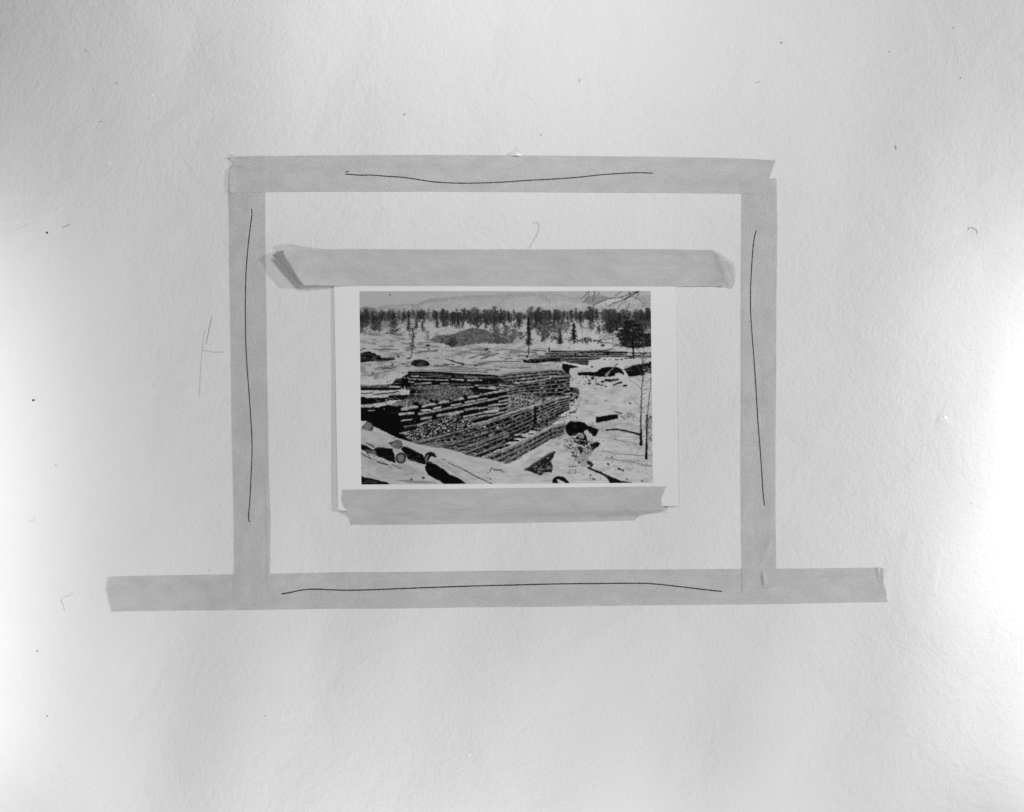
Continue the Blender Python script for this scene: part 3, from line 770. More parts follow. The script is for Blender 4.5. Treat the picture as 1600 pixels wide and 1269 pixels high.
# snow field details R2/R5
for k, s, w0, v in ((2, "300,1130 440,1085 530,1075 590,1040 640,1020", 1.1, 50), (2, "510,1135 640,1090 765,1055", 1.1, 40),
                    (2, "1130,1035 1240,1035 1370,1040", 1.3, 50), (2, "1320,1010 1530,1018", 1.4, 25), (2, "560,1000 640,970", .8, 110),
                    (5, "275,60 400,20 460,0", 1.1, 60), (5, "475,65 560,40 650,5", 1.1, 45), (5, "0,85 90,120 210,150", 1.9, 15),
                    (5, "80,190 200,160 330,160", 1.1, 60), (5, "660,105 880,95", 1.2, 60), (5, "870,70 990,45", 1.2, 40), (5, "330,158 430,150 460,130 640,130", 1.1, 55)):
    line(Z(k, s), w0, v)
blob(*Z(2, "570,990")[0], 4.2, 2.2, 25, rot=-.5); blob(*Z(2, "1580,1000")[0], 1.2, 5, 20)
blob(*Z(2, "1225,1105")[0], 2.2, 2, 20); line(Z(2, "1085,1100 1190,1100"), 1.2, 40); line(Z(2, "1430,1110 1600,1110"), 2.5, 40)
poly(Z(5, "430,150 520,130 660,130 640,180 430,180"), 95, .8, 25); blob(*Z(5, "395,165")[0], 3.2, 1.4, 15)
poly(Z(1, "66,1060 160,1030 240,1025 330,1060 400,1120 420,1160 66,1180"), 14); blob(*Z(1, "165,1108")[0], 2, .9, 150)
poly(Z(4, "66,0 395,0 420,40 640,60 650,75 420,95 240,95 200,110 66,125"), 12); poly(Z(4, "400,50 600,30 640,55 420,80"), 45, .7, 30)
for s in ("860,60 900,40 905,0", "430,218 560,210 660,200", "370,190 480,195 560,205", "830,60 880,45", "760,145 850,145", "800,180 900,180", "1280,175 1480,168", "1420,148 1600,155", "1460,60 1600,110", "1160,55 1190,45"):
    line(Z(4, s), 1.2, 35)
poly(Z(4, "895,150 910,110 950,80 1040,70 1130,80 1175,110 1210,165 1120,185 970,185"), 12); blob(*Z(4, "1050,140")[0], 2.5, .7, 50)
poly(Z(4, "595,130 610,135 600,185 582,180"), 20); line(Z(4, "630,140 640,155 625,180"), .5, 80); blob(*Z(4, "695,25")[0], 2.2, 1.6, 15)
specks(Z(4, "80,150 640,220 640,460 90,470"), 34, .4, 1.2, 30, 100, .7, -.6)
blob(*Z(4, "515,435")[0], 1.5, 1, 15); blob(*Z(4, "275,298")[0], 2.4, .8, 20, rot=-.8)

mottle(Z(0, "562,530 700,530 860,555 880,575 640,585 562,605"), .45, .72, 70)
# ---- log cribs
poly(Z(0, "640,585 780,586 890,577 897,590 905,612 890,640 760,712 650,692 640,640 640,600"), 34, 1, 25)
def lerp(a, b, t): return (a[0] + (b[0] - a[0]) * t, a[1] + (b[1] - a[1]) * t)
def pt(edge, u):
    e = resample(edge, np.array([u]))[0]; return (e[0], e[1])
def face(top, bot, n, tie=1.0, lv=112, bgv=16, spacing=9.0, skip=0.0, ends=True):
    poly(list(top) + list(bot)[::-1], bgv, 1, 8)
    L = math.hypot(top[-1][0] - top[0][0], top[-1][1] - top[0][1])
    m = 14
    for i in range(n):
        v0 = (i + .30) / n
        pts = [lerp(pt(top, u), pt(bot, u), v0) for u in np.linspace(0, 1, m)]
        rows = [math.dist(pt(top, u), pt(bot, u)) / n for u in (0, 1)]
        if tie:
            k = int(L / spacing)
            for j in range(k + 1):
                u = min(1, max(0, (j + rr.uniform(-.4, .4)) / k)); v = (i + .78) / n
                c = lerp(pt(top, u), pt(bot, u), v); rh = rows[0] + (rows[1] - rows[0]) * u
                ang = math.atan2(top[-1][1] - top[0][1], top[-1][0] - top[0][0])
                hw = spacing * rr.uniform(.16, .5); g = rr.uniform(62, 165) * lv / 112
                for _ in range(3): blob(c[0] + rr.uniform(-.6, .6) * hw, c[1] + rr.uniform(-.25, .25) * rh, hw * rr.uniform(.4, .9), rh * rr.uniform(.14, .34), g + rr.uniform(-22, 22), .85, ang + rr.uniform(-.3, .3))
        for a_, b_2 in zip(pts[:-1], pts[1:]):
            if rr.random() < skip: continue
            g = lv + rr.uniform(-16, 16); u = (a_[0] - pts[0][0]) / (pts[-1][0] - pts[0][0] + 1e-6); wd = (rows[0] + (rows[1] - rows[0]) * u) * .42
            line([a_, b_2], wd, g); line([(a_[0], a_[1] - wd * .28), (b_2[0], b_2[1] - wd * .28)], wd * .35, g + 34, a=.7)
        line([(x, y + (rows[0] + rows[1]) * .15) for x, y in pts], .6, 12, a=.8)

# far crib (top right)
face(Z(3, "0,950 400,955 800,945 1160,965"), Z(3, "0,1067 400,1067 700,1060 1160,1035"), 3, 1, 125, 18, 6, .15)
face(Z(3, "-80,975 0,975 380,970"), Z(6, "-80,60 80,60 560,50"), 4, 1, 120, 15, 5, .1)
for s, w0, v in (("20,962 380,962", 1.0, 12), ("380,955 780,955 960,920", 1.1, 30), ("1160,985 1530,985", 1.6, 25), ("1270,1030 1530,980", 1.2, 30), ("800,985 1150,975", 2.4, 14)):
    line(Z(3, s), w0, v)
specks(Z(3, "580,930 1530,900 1530,1060 700,1000"), 90, .5, 1.5, 15, 190, .5)
poly(Z(3, "1160,990 1220,985 1200,1030 1160,1030"), 185)
poly(Z(5, "1150,80 1180,70 1240,90 1260,60 1600,50 1600,100 1400,130 1160,135"), 14, 1, 6); specks(Z(5, "1180,60 1600,40 1600,110 1200,130"), 26, .4, 1.2, 60, 150)
poly(Z(5, "1080,90 1150,90 1150,130 1060,135"), 160, .6)
# right of it: R6 top
poly(Z(6, "0,0 720,0 1250,0 1530,0 1530,40 1240,40 1000,20 780,35 720,70 580,80 570,160 180,110 0,100"), 60, .8, 50)
for s, w0, v in (("220,60 720,60", 1.4, 15), ("200,25 1250,18", 1.6, 22), ("1120,50 1230,45", 1.4, 30), ("290,100 560,95", 1.2, 20), ("0,70 130,70", 4, 15), ("200,42 700,40", 1.0, 150), ("600,15 1240,5", .8, 170), ("430,125 560,140", 2, 40), ("720,30 1200,30", 1, 165)):
    line(Z(6, s), w0, v)
poly(Z(6, "590,80 720,72 800,40 1250,55 1530,50 1530,330 300,330 280,200 200,110 560,160"), 186, 1, 5)
for s in "820,65,1.6 900,68,1.4 985,68,1.6 1020,66,1.6 1078,66,2.2 630,175,2.2 480,238,.8 560,210,.8".split(): x, y, r0 = map(float, s.split(',')); blob(*Z(6, f"{x},{y}")[0], r0, r0 * .55, 18)
line(Z(6, "160,100 570,170"), 1.0, 160)
poly(Z(6, "180,125 290,145 420,185 300,200 290,240 240,270 180,250"), 14); line(Z(6, "190,128 300,155 420,185"), 1.1, 15)
line(Z(6, "190,105 420,150 580,175"), 1.6, 200)
# deck of upper crib
poly(Z(5, "-160,250 0,200 300,190 480,170 700,110 1150,120 1600,150") + Z(6, "150,160 170,200") + Z(5, "1400,255 1000,275 760,310 300,285 -300,270"), 168, 1, 14)
for s, w0, v in (("-520,275 0,262 350,268 600,285", 1.0, 40), ("-300,235 0,222 330,235 580,262", .8, 60), ("-100,205 120,205 500,215", .8, 80), ("0,238 380,240", .6, 95), ("300,215 640,222", .7, 85), ("640,205 760,242", .6, 120),
                 ("560,240 780,242", 1.0, 35), ("780,195 1010,210 1180,200", .9, 50), ("1110,215 1290,190", 1.0, 60), ("680,160 950,180 1180,175", .6, 110), ("850,130 1150,145 1600,165", .7, 105), ("700,185 900,190", .6, 90), ("1180,230 1500,220", .8, 110), ("900,265 1200,240 1500,215", .7, 120), ("600,105 900,100 1130,103", 1.0, 60), ("480,270 700,285 900,265", .6, 110), ("1250,150 1600,180", .6, 130), ("1000,160 1300,170", .5, 120)):
    line(Z(5, s), w0, v)
# left ledge of long logs
poly(Z(4, "865,265 1600,300 1600,500 1300,480 900,500 840,540 760,530 80,580 80,490 460,480 570,470 640,410 650,380 760,370 800,335 840,310"), 26, 1, 12)
for s, w0, v in (("890,300 1300,310 1600,330", 1.6, 70), ("900,340 1030,340", 1.6, 165), ("1060,350 1400,330", 1.8, 90), ("1320,360 1600,350", 1.6, 80), ("870,385 1200,395 1500,402", 1.5, 140), ("860,430 950,432", 2.0, 110), ("960,470 1230,445", 1.8, 140), ("1390,460 1510,455", 2.6, 110), ("900,470 1150,470", .8, 80), ("1050,255 1300,240 1600,245", 1.0, 120), ("1060,262 1600,268", .9, 110), ("1190,235 1600,215", .8, 150),
                 ("100,500 330,500 560,495 740,510", 1.4, 110), ("100,520 400,518 700,518", 1.0, 90), ("560,505 720,512", 2.0, 150), ("660,400 740,405", 1.0, 90), ("600,455 740,455", 1.0, 90), ("80,480 170,480", .8, 60)):
    line(Z(4, s), w0, v)
line(Z(4, "870,275 1200,280 1600,297"), 2.3, 12)
line(Z(5, "0,300 150,300 400,312 770,332"), 1.8, 12)
# rows under left ledge, R5
poly(Z(5, "0,310 400,320 780,340 1030,440 900,560 600,610 380,590 240,530 100,510 0,520"), 30, 1, 14)
for s, w0, v in (("0,390 100,395 200,400", 2.0, 145), ("270,408 490,400", 1.8, 150), ("60,340 180,360", 3.0, 60), ("220,350 420,365", 4.0, 85), ("420,350 700,350", 2.4, 75), ("0,470 300,468", 2.4, 70), ("380,490 470,485", 2.2, 110), ("450,490 620,485 760,465 900,450", 3.0, 82), ("110,515 350,515", 2.0, 150), ("450,528 720,540", 2.4, 150), ("620,512 870,525", 2.0, 140), ("780,485 1020,505", 2.4, 150), ("940,465 1100,462", 1.2, 150), ("480,360 760,365 900,360", 2.6, 80), ("300,540 560,555 750,580", 2.4, 14), ("870,520 1040,525", 2.4, 25)):
    line(Z(5, s), w0, v)
for x in (610, 765, 895, 1015): line(Z(5, f"{x},{400 + (1015 - x) * .04} {x + 2},450"), .8, 120)
# F1: upper crib right part
face(Z(5, "760,315 1000,275 1200,262 1600,228") + Z(6, "170,215"), Z(5, "900,440 1130,430 1400,395 1600,375") + Z(6, "300,330"), 3, 1, 112, 14, 8)
line(Z(5, "1030,445 1250,435 1450,400 1600,378") + Z(6, "0,320 300,320"), 2.0, 165); line(Z(6, "0,300 120,305 330,325"), .8, 20)
poly(Z(6, "0,135 150,150 180,190 90,200 0,190"), 160, .8, 25)
# F2: second crib, right part
face(Z(5, "750,560 1000,500 1230,450 1600,395") + Z(6, "340,345"), Z(5, "900,690 1130,640 1400,645 1600,650") + Z(6, "200,600 290,490"), 4, 1, 112, 14, 8.5)
# rubble between
rubble(Z(5, "890,640 1120,640 1400,650 1600,660") + Z(6, "200,610 300,570 440,570 420,650 290,690 0,710") + Z(5, "1600,750 1400,800 1150,880 950,935 820,920 900,830"), 520, 1.25, 125, 200, 70, 35)
# F2 left part
face(Z(4, "760,900 1000,820 1300,760 1500,700") + Z(5, "150,690 420,640 700,590 890,580"), Z(7, "520,240 560,200") + Z(4, "1250,1080 1550,950") + Z(5, "200,1010 420,960 620,900 800,910 890,840"), 4, 1, 106, 16, 9, .05)
for s, w0, v in (("0,845 300,760 750,680", 3.2, 112), ("0,940 200,890 400,830", 3.4, 120), ("210,960 420,900 590,850", 2.4, 100), ("300,1010 500,950 740,890", 3.0, 108), ("760,640 880,640", 4.0, 85), ("760,590 920,550 1100,540", 3, 110), ("600,850 750,820", 3.0, 110)):
    line(Z(5, s), w0, v); 
for s in ("0,870 300,790 750,700", "0,960 200,915", "300,1035 560,965 740,915", "460,665 600,640", "620,640 740,610"):
    line(Z(5, s), 1.4, 10)
line(Z(5, "888,580 890,700"), 2.2, 20)
rubble(Z(4, "900,500 1300,480 1600,490 1600,700 1500,740 1300,760 1050,860 780,870 700,820 560,800 700,740 900,700 850,640 1000,600 870,560"), 330, .9, 85, 175, 80, 40)
rubble(Z(5, "0,520 250,520 380,600 340,660 150,660 200,700 0,770"), 110, 1.0, 90, 185, 70, 30)
scatter(Z(4, "860,530 1290,580 1290,610 870,620"), 60, lambda x, y: blob(x, y, 1.6, .7, 20, .8))
scatter(Z(4, "900,640 1200,650 1150,720 850,720 760,640"), 60, lambda x, y: blob(x, y, 1.4, .7, rr.uniform(20, 60), .8))
for s, w0, v in (("790,850 1000,835", 4.6, 118), ("1060,830 1300,790 1540,750", 4.4, 128), ("1040,920 1300,880 1600,820", 5.0, 118), ("1060,940 1200,900", 3, 145), ("1300,940 1600,900", 3.0, 100), ("720,960 900,930", 4.0, 100), ("1060,1010 1280,990", 4.4, 88), ("750,1055 920,1030", 2.4, 150), ("1350,960 1600,930", 3, 105)):
    line(Z(4, s), w0, v)
for s in "1000,800 1020,850 1230,740 1310,760 1500,730 960,780 870,1000 980,960 1300,840 1500,870 1250,870 1100,1050".split(): blob(*Z(4, s)[0], 3.4, 3, 14, .9)
line(Z(4, "760,890 1000,870 1300,820 1600,770"), 1.4, 12)
# left: ground, ledge, black hole
poly(Z(4, "80,560 400,570 740,570 860,600 700,640 540,670 260,690 80,680"), 165, 1, 10)
for s, w0, v in (("80,555 500,555 730,540", 2.6, 14), ("80,620 280,610", 1.6, 30), ("290,635 520,615 700,590", 1.4, 20), ("560,640 720,620", 1.2, 90)):
    line(Z(4, s), w0, v)
poly(Z(4, "80,680 130,670 200,690 500,680 560,650 720,640 980,640 850,720 560,730 480,760 240,790 80,800"), 20, 1, 10)
specks(Z(4, "300,680 950,650 850,780 400,790"), 110, .5, 1.3, 60, 165, .6)
poly(Z(4, "80,800 400,790 330,860 210,870 80,920"), 150, 1, 25)
specks(Z(4, "80,800 700,760 700,810 300,860 80,910"), 60, .5, 1.6, 50, 180)
poly(Z(4, "80,930 200,900 320,890 330,860 430,820 540,800 620,820 780,825 770,860 690,910 550,940 700,960 740,1020 1050,1030 1000,1135 80,1060"), 9)
poly(Z(7, "50,-90 500,-90 560,0 860,0 700,60 620,110 560,160 470,180 620,230 640,290 430,230 310,170 190,110 120,55 60,55"), 9)
for s, w0, v in (("490,48 600,38", 1.8, 130), ("480,185 560,180", 2.4, 120), ("660,100 800,60", 4.0, 115), ("530,110 640,100", 2.0, 70)):
    line(Z(7, s), w0, v)
line(Z(4, "550,935 640,925 690,905"), 2, 40); blob(*Z(4, "465,865")[0], .8, .8, 140)
poly(Z(4, "210,885 330,885 300,900 200,897"), 165); line(Z(4, "210,860 320,868"), 1, 40)
rubble(Z(5, "-80,980 100,970 300,1000 450,1060 380,1130 0,1150 -200,1160") , 150, 1.4, 95, 195, 35, 14)
rubble(Z(7, "680,120 800,50 1000,0 1250,10 1320,60 1100,140 850,215 650,275 570,260 520,220 560,180 660,170"), 290, 1.6, 100, 200, 28, 12)
# traced rows of the left crib
poly(Z(9, "600,440 1000,390 1290,340 1600,290 1600,520 1250,640 1180,590 1050,520 850,580 720,620 620,690 560,740 440,700 450,520"), 22, 1, 14)
def chunk(x0, y0, x1, y1, w_, v):
    a_, b_2 = Z(9, f"{x0},{y0} {x1},{y1}")
    line([(a_[0], a_[1] + w_ * .35), (b_2[0], b_2[1] + w_ * .35)], w_, 12); line([a_, b_2], w_, v)
    line([(a_[0], a_[1] - w_ * .22), (b_2[0], b_2[1] - w_ * .22)], w_ * .4, v + 26, a=.7)
for q in "470,480,630,452,4.4,120 690,448,830,415,4.2,128 860,408,1000,388,4.2,126 1040,378,1130,362,3.6,115 1180,352,1270,338,3.4,120 1310,325,1390,312,3,105 1400,305,1480,292,3.4,130 1510,290,1600,275,3,118 650,528,960,468,3.8,112 960,468,1300,400,3.6,108 1300,400,1600,338,3.4,112 680,490,770,486,3.4,150 810,470,880,455,3,135 1000,438,1100,420,2.6,125 1150,402,1250,388,2.6,132 1280,380,1380,362,2.4,115 440,530,590,518,3.6,135 680,580,780,565,4,110 850,548,1120,500,4,110 1150,485,1270,462,3.6,108 1400,440,1500,425,3.6,122 1290,470,1380,455,3.2,100 1400,470,1495,462,3.4,95 640,650,780,605,4.4,118 960,540,1080,520,2.6,125 1130,560,1400,500,3.4,108 1400,500,1600,455,3.4,112 1380,510,1500,495,3,132 1150,600,1600,500,3,104 1290,560,1390,540,2.4,120 470,600,580,585,2.4,130 490,665,620,650,2.6,80 480,735,580,715,3,120 1520,345,1600,335,3.4,118 1510,395,1600,380,3,112 1500,430,1600,415,2.6,125 1130,585,1260,560,2.6,100".split():
    chunk(*map(float, q.split(',')))
for s, r0 in (("630,420", 2.8), ("660,440", 2.6), ("800,398", 2.2), ("840,400", 3.0), ("990,385", 2.2), ("1150,345", 3.0)): blob(*Z(9, s)[0], r0 * 1.3, r0, 22, .9)
rubble(Z(9, "540,820 500,740 640,680 720,620 850,585 1050,525 1180,590 1260,640 1100,690 900,740 700,800 600,830"), 330, 1.5, 120, 205, 40, 12)
specks(Z(9, "440,520 700,480 760,560 640,640 520,720 450,640"), 70, .4, 1.1, 50, 150)
specks(Z(9, "20,590 500,440 520,560 440,800 160,660"), 18, .3, .6, 35, 70)
# person
poly(Z(4, "760,350 800,335 840,345 845,420 835,520 850,560 820,560 800,500 780,550 760,560 770,470 750,420"), 14); blob(*Z(4, "800,362")[0], 1.2, 1.0, 165); blob(*Z(4, "850,362")[0], 1.2, 1.0, 160)
blob(*Z(4, "800,515")[0], 1.4, 1.2, 150)

# F3: big lower crib
f3t = Z(7, "610,275 850,215 1100,145 1400,70 1600,10") + Z(5, "1500,775 1600,750") + Z(6, "120,655 300,625")
f3b = Z(7, "860,340 1100,390 1330,440") + Z(8, "0,300 180,200 320,130") + Z(6, "130,880 280,830")
face(f3t, f3b, 6, 1, 104, 15, 8.5)
# rows drawn along their real direction in the foreground half
for i, s in enumerate(("690,280 1100,165 1400,80 1640,0", "930,335 1280,215 1640,105", "1060,370 1400,260 1640,180", "1160,400 1500,260 1640,205", "1250,425 1640,280")):
    p = Z(7, s); line([(x, y + 1.6) for x, y in p], 3.0, 10); line(p, 3.4 - .2 * i, 98); line([(x, y - .8) for x, y in p], 1.2, 138, a=.7)
for q in "880,800,1060,770,90 1090,740,1240,700,98 1250,690,1370,655,105 930,850,1080,815,98 1100,800,1230,770,80 1260,750,1370,715,100 1390,720,1480,695,88 1500,700,1600,670,105 1100,850,1230,815,95 1250,820,1370,775,90 1390,780,1490,750,100 1100,905,1230,880,88 1250,870,1360,835,100 1380,840,1480,810,85 1500,800,1600,775,105 1260,930,1360,900,82 1500,750,1600,725,95 900,870,1000,860,70".split():
    a0, a1, a2, a3, gv = map(float, q.split(',')); m_2 = 6
    for k in range(m_2):
        t = (k + rr.random()) / m_2; c = Z(9, f"{a0 + (a2 - a0) * t},{a1 + (a3 - a1) * t}")[0]
        blob(c[0], c[1], 2.4, 1.5, gv + rr.uniform(-18, 28), .85, -.3)
line(Z(5, "350,1125 600,1060 900,955 1250,850 1500,775 1600,750") + Z(6, "120,655 300,625"), 3.4, 125, 2.2)
line(Z(5, "350,1110 600,1045 900,940 1250,835 1500,760"), 1.2, 165, a=.7)
line(Z(5, "1350,840 1352,1135"), 3.2, 12); line(Z(8, "310,0 305,120"), 3.2, 12)
scatter(Z(5, "1380,1000 1450,930 1600,900 1600,1135 1400,1135"), 60, lambda x, y: blob(x, y, 1.3, .8, rr.uniform(90, 185), .9))
rubble(Z(8, "320,130 310,90 420,20 620,0 680,20 620,70 500,110 400,140"), 90, 1.1, 120, 195, 60, 25)
# ground right of the cribs
poly(Z(6, "300,340 330,320 820,330 1160,330 1530,320 1530,1067 0,1067 150,960 260,880 300,820 280,730 420,660 450,570 290,470"), 187, 1, 5)
specks(Z(6, "290,470 440,560 420,660 280,740 260,860 100,1000 200,1040 380,860 480,700 500,560 380,460"), 120, .5, 1.5, 30, 130, .6)
poly(Z(6, "290,480 400,500 440,530 420,580 340,540 290,530"), 40, .8, 40); blob(*Z(6, "395,640")[0], 1.6, 3.2, 15); blob(*Z(6, "320,600")[0], 2.4, 2.4, 30); line(Z(6, "220,590 330,570"), 1.2, 180)
blob(*Z(6, "540,700")[0], 4.5, 2.6, 140, .7, .4); specks(Z(6, "480,680 600,680 800,750 640,760"), 24, .4, 1.0, 60, 130)
poly(Z(6, "410,262 520,258 700,255 740,215 800,190 900,180 1010,185 1080,220 1120,270 1115,300 1080,285 1040,265 990,275 980,305 920,325 700,325 540,305 420,310"), 10)
poly(Z(6, "825,320 840,280 900,235 1000,130 1030,130 900,260 870,320"), 120, 1, 15); line(Z(6, "850,290 930,230 1020,130"), .7, 40); line(Z(6, "870,315 940,240"), .8, 20); line(Z(6, "835,300 900,240"), 1.1, 180)
poly(Z(6, "1115,215 1180,190 1300,150 1530,112 1530,275 1440,265 1420,300 1190,330 1160,280"), 14, 1, 8)
scatter(Z(6, "1400,190 1530,140 1530,270 1420,290"), 60, lambda x, y: blob(x, y, .9, .6, rr.uniform(90, 185), .85))
scatter(Z(6, "1115,180 1530,100 1530,130 1150,230"), 60, lambda x, y: blob(x, y, 1.0, .6, rr.uniform(10, 40), .85))
poly(Z(6, "820,360 1030,355 1030,385 900,405 820,395"), 25); line(Z(6, "840,365 1020,360"), .7, 110)
line(Z(6, "955,455 1080,410"), 2.2, 18); poly(Z(6, "1090,452 1165,448 1172,465 1100,480"), 18)
for s in "640,350,3,3 590,385,2.6,1 690,370,1.4,1 790,400,3,2.2 590,430,2.8,2 720,440,4,1.4 780,455,2.6,1.2 840,472,2,1.4 510,438,1,.8 545,335,2,.8 495,340,.9,.6 420,422,1.6,.7 680,505,1.6,.6 925,585,1.2,.7 838,692,1.3,1.2 1210,730,2.4,1 350,715,1.6,1 400,950,1.6,.7".split():
    x, y, a_, b_2 = map(float, s.split(',')); blob(*Z(6, f"{x},{y}")[0], a_, b_2, 28, .9, rr.uniform(-.2, .5))
specks(Z(6, "560,340 820,340 840,480 500,450"), 24, .4, 1.2, 30, 110)
line(Z(6, "290,872 365,855"), 2.4, 28); line(Z(6, "300,862 365,850"), .9, 120)
poly(Z(6, "685,938 1010,888 1030,960 720,1025 695,1022"), 10); line(Z(6, "690,940 1010,892"), .8, 60)
line(Z(6, "975,855 1080,882"), 1.7, 20)
scatter(Z(6, "1020,960 1120,920 1160,860 1300,900 1290,950 1100,980"), 50, lambda x, y: line([(x, y), (x + rr.uniform(-.8, .8), y - 1.8)], .6, rr.uniform(40, 110)))
specks(Z(6, "900,960 1360,930 1360,1060 900,1060"), 50, .4, 1.1, 40, 120)
specks(Z(6, "1440,900 1530,900 1530,1060 1440,1060"), 60, .5, 1.3, 20, 90)
# hole
poly(Z(6, "230,1067 290,1005 340,1000 430,1010 520,1040 560,1067"), 10)
hole = Z(8, "635,120 660,80 690,58 720,65 780,60 840,75 870,100 920,115 990,148 975,180 955,215 930,220 890,170 860,145 830,165 830,190 780,180 740,210 690,218 655,195 640,160")
# F4 lower front crib and streaked ground
poly(Z(8, "-20,310 180,205 310,130 480,140 300,230 0,380 -60,380"), 150, 1, 20)
for s in ("0,260 140,265", "0,310 60,315", "80,220 250,235", "190,180 330,195", "270,145 400,155", "-60,350 20,320"): line(Z(8, s), 2.6, 14)
for s in ("100,205 230,190", "230,180 350,180", "120,250 210,252", "40,290 140,285"): line(Z(8, s), 1.6, 190)
poly(Z(8, "-40,340 60,300 140,250 0,330"), 20, .6)
face(Z(7, "1340,450 1600,350") + Z(8, "60,330 300,215 500,105 640,80"), Z(7, "1540,515") + Z(8, "0,530 200,410 350,325 480,250 600,210"), 3, 1, 112, 16, 7)
line(Z(7, "1345,445 1600,345") + Z(8, "60,320 300,205 500,100 630,82"), 3.6, 128, 3.0); line(Z(7, "1345,438 1600,337") + Z(8, "60,312 300,197"), 1.2, 168, a=.8)
scatter(Z(8, "480,140 620,110 640,200 560,210 460,260"), 45, lambda x, y: blob(x, y, 1.3, .9, rr.uniform(20, 120), .85))
poly(Z(8, "640,220 1560,160 1560,715 0,715 0,540 200,410 480,250 600,205"), 188, 1, 5)
poly(hole, 8)
poly(Z(8, "750,230 790,190 830,180 860,215 880,300 830,320 780,300 730,280 720,255"), 12); line(Z(8, "725,250 860,270"), 1.1, 185); line(Z(8, "740,290 810,312"), 1.1, 150)
poly(Z(8, "780,190 820,180 830,225 790,235"), 150, .9)
poly(Z(8, "890,310 930,290 970,275 1005,290 990,320 940,360 915,365 915,340"), 10)
poly(Z(8, "765,325 800,320 820,360 830,390 860,330 885,310 905,350 880,440 840,400 800,420 775,360"), 35, 1, 30)
poly(Z(8, "800,400 850,340 910,345 920,380 880,440 870,540 800,545 790,470"), 148, 1, 14)
specks(Z(8, "600,240 720,270 800,330 820,480 740,480 660,380 620,330"), 80, .5, 1.5, 15, 110, .7, .6)
specks(Z(8, "480,205 640,200 620,240 500,250"), 22, .4, 1.4, 25, 110)
blob(*Z(8, "555,300")[0], 4.5, 3, 150, .7, -.5)
specks(Z(8, "870,220 1010,200 1010,300 890,300"), 20, .4, 1.0, 60, 140)
for s in "890,500,4,3.4 915,515,4,1.6 905,535,2,2 780,490,3,1.4 740,430,3,1.3 720,390,3,1.2 905,630,2.2,1.2 935,672,3,1.2 1130,437,2,1 1090,512,2.4,2 1210,565,4,1.6 1250,580,2.2,1.6 1290,672,2,1 1450,695,2.2,1 80,590,2,.6 345,448,1.2,.7 105,622,.8,.6 830,620,1,.6 1010,665,.7,1.2".split():
    x, y, a_, b_2 = map(float, s.split(',')); blob(*Z(8, f"{x},{y}")[0], a_, b_2, 22, .9, .35)
specks(Z(10, "640,720 900,760 1000,880 900,960 760,1000 640,900"), 120, .4, 1.5, 12, 70, .7, .5)
specks(Z(10, "700,760 900,740 960,860 880,900 760,880"), 40, .5, 1.5, 150, 195, .7)
specks(Z(10, "820,600 1010,680 980,780 900,740"), 26, .5, 1.6, 15, 40, .7, .6); specks(Z(10, "640,620 720,590 900,650 880,700"), 16, .4, 1.0, 20, 120)
specks(Z(10, "880,620 1560,560 1560,1140 900,1140"), 230, .3, 1.1, 40, 140, .45, .2)
specks(Z(10, "700,130 1000,130 1100,240 760,260"), 50, .3, 1.3, 20, 110, .5, .2)
# timber bottom mid
poly(Z(8, "200,575 260,590 340,625 380,632 420,600 490,600 500,540 480,480 510,430 525,385 505,375 440,410 330,480"), 26, 1, 10)
scatter(Z(8, "300,540 420,450 500,440 480,560 400,620 320,610"), 45, lambda x, y: blob(x, y, 1.8, 1.0, rr.uniform(80, 140), .85, -.6))
line(Z(8, "205,577 330,492 520,382"), 3.2, 45); line(Z(8, "210,570 330,485 515,376"), 1.0, 105)
line(Z(8, "380,655 490,602"), .6, 120)
poly(Z(8, "495,715 500,680 520,655 560,640 620,650 660,690 685,715 640,712 600,690 560,672 545,680 560,715"), 10)
poly(Z(8, "870,540 900,555 1000,600 1080,640 1130,650 1230,690 1360,712 1110,715 1090,670 1040,630 920,580 870,560"), 18, 1, 10)
line(Z(8, "870,545 1000,595 1100,640"), 1.2, 14)
scatter(Z(8, "650,560 750,560 755,615 660,615"), 22, lambda x, y: line([(x, y), (x + .4, y + 2)], .5, 60))
line(Z(8, "560,580 640,578"), .9, 130); line(Z(8, "670,540 760,535"), 1, 30); line(Z(8, "250,690 340,680"), 1.4, 30); line(Z(8, "385,660 425,665"), 1.2, 50); blob(*Z(8, "290,706")[0], 1.8, 1, 20)
specks(Z(8, "0,490 240,400 200,500 60,560"), 16, .5, 1.4, 60, 130); specks(Z(8, "1000,160 1420,220 1420,420 1060,440"), 60, .3, .9, 60, 130); specks(Z(8, "900,450 1500,420 1500,640 1100,640"), 70, .3, .9, 60, 130)
line(Z(8, "1070,152 1180,140 1300,165 1420,195"), 2.0, 18, 3.2); line(Z(8, "1060,148 1180,150"), 1.2, 25)
for s, w0, v in (("1150,250 1280,275 1440,300", 1.0, 90), ("1030,370 1200,405 1330,410 1480,425", 1.2, 100), ("1060,440 1250,480 1400,500 1560,540", 1.0, 105), ("1000,235 1180,215 1430,235", .5, 140), ("1280,300 1330,305", .8, 60)):
    line(Z(8, s), w0, v)
specks(Z(8, "1350,450 1560,460 1560,530 1380,510"), 30, .4, 1.3, 30, 100)
# right edge scrub
scatter(Z(8, "1500,0 1560,0 1560,280 1515,280"), 90, lambda x, y: blob(x, y, .9, .7, rr.uniform(30, 130), .8)); specks(Z(8, "1510,340 1560,380 1560,430 1510,420"), 18, .4, 1.1, 30, 90)
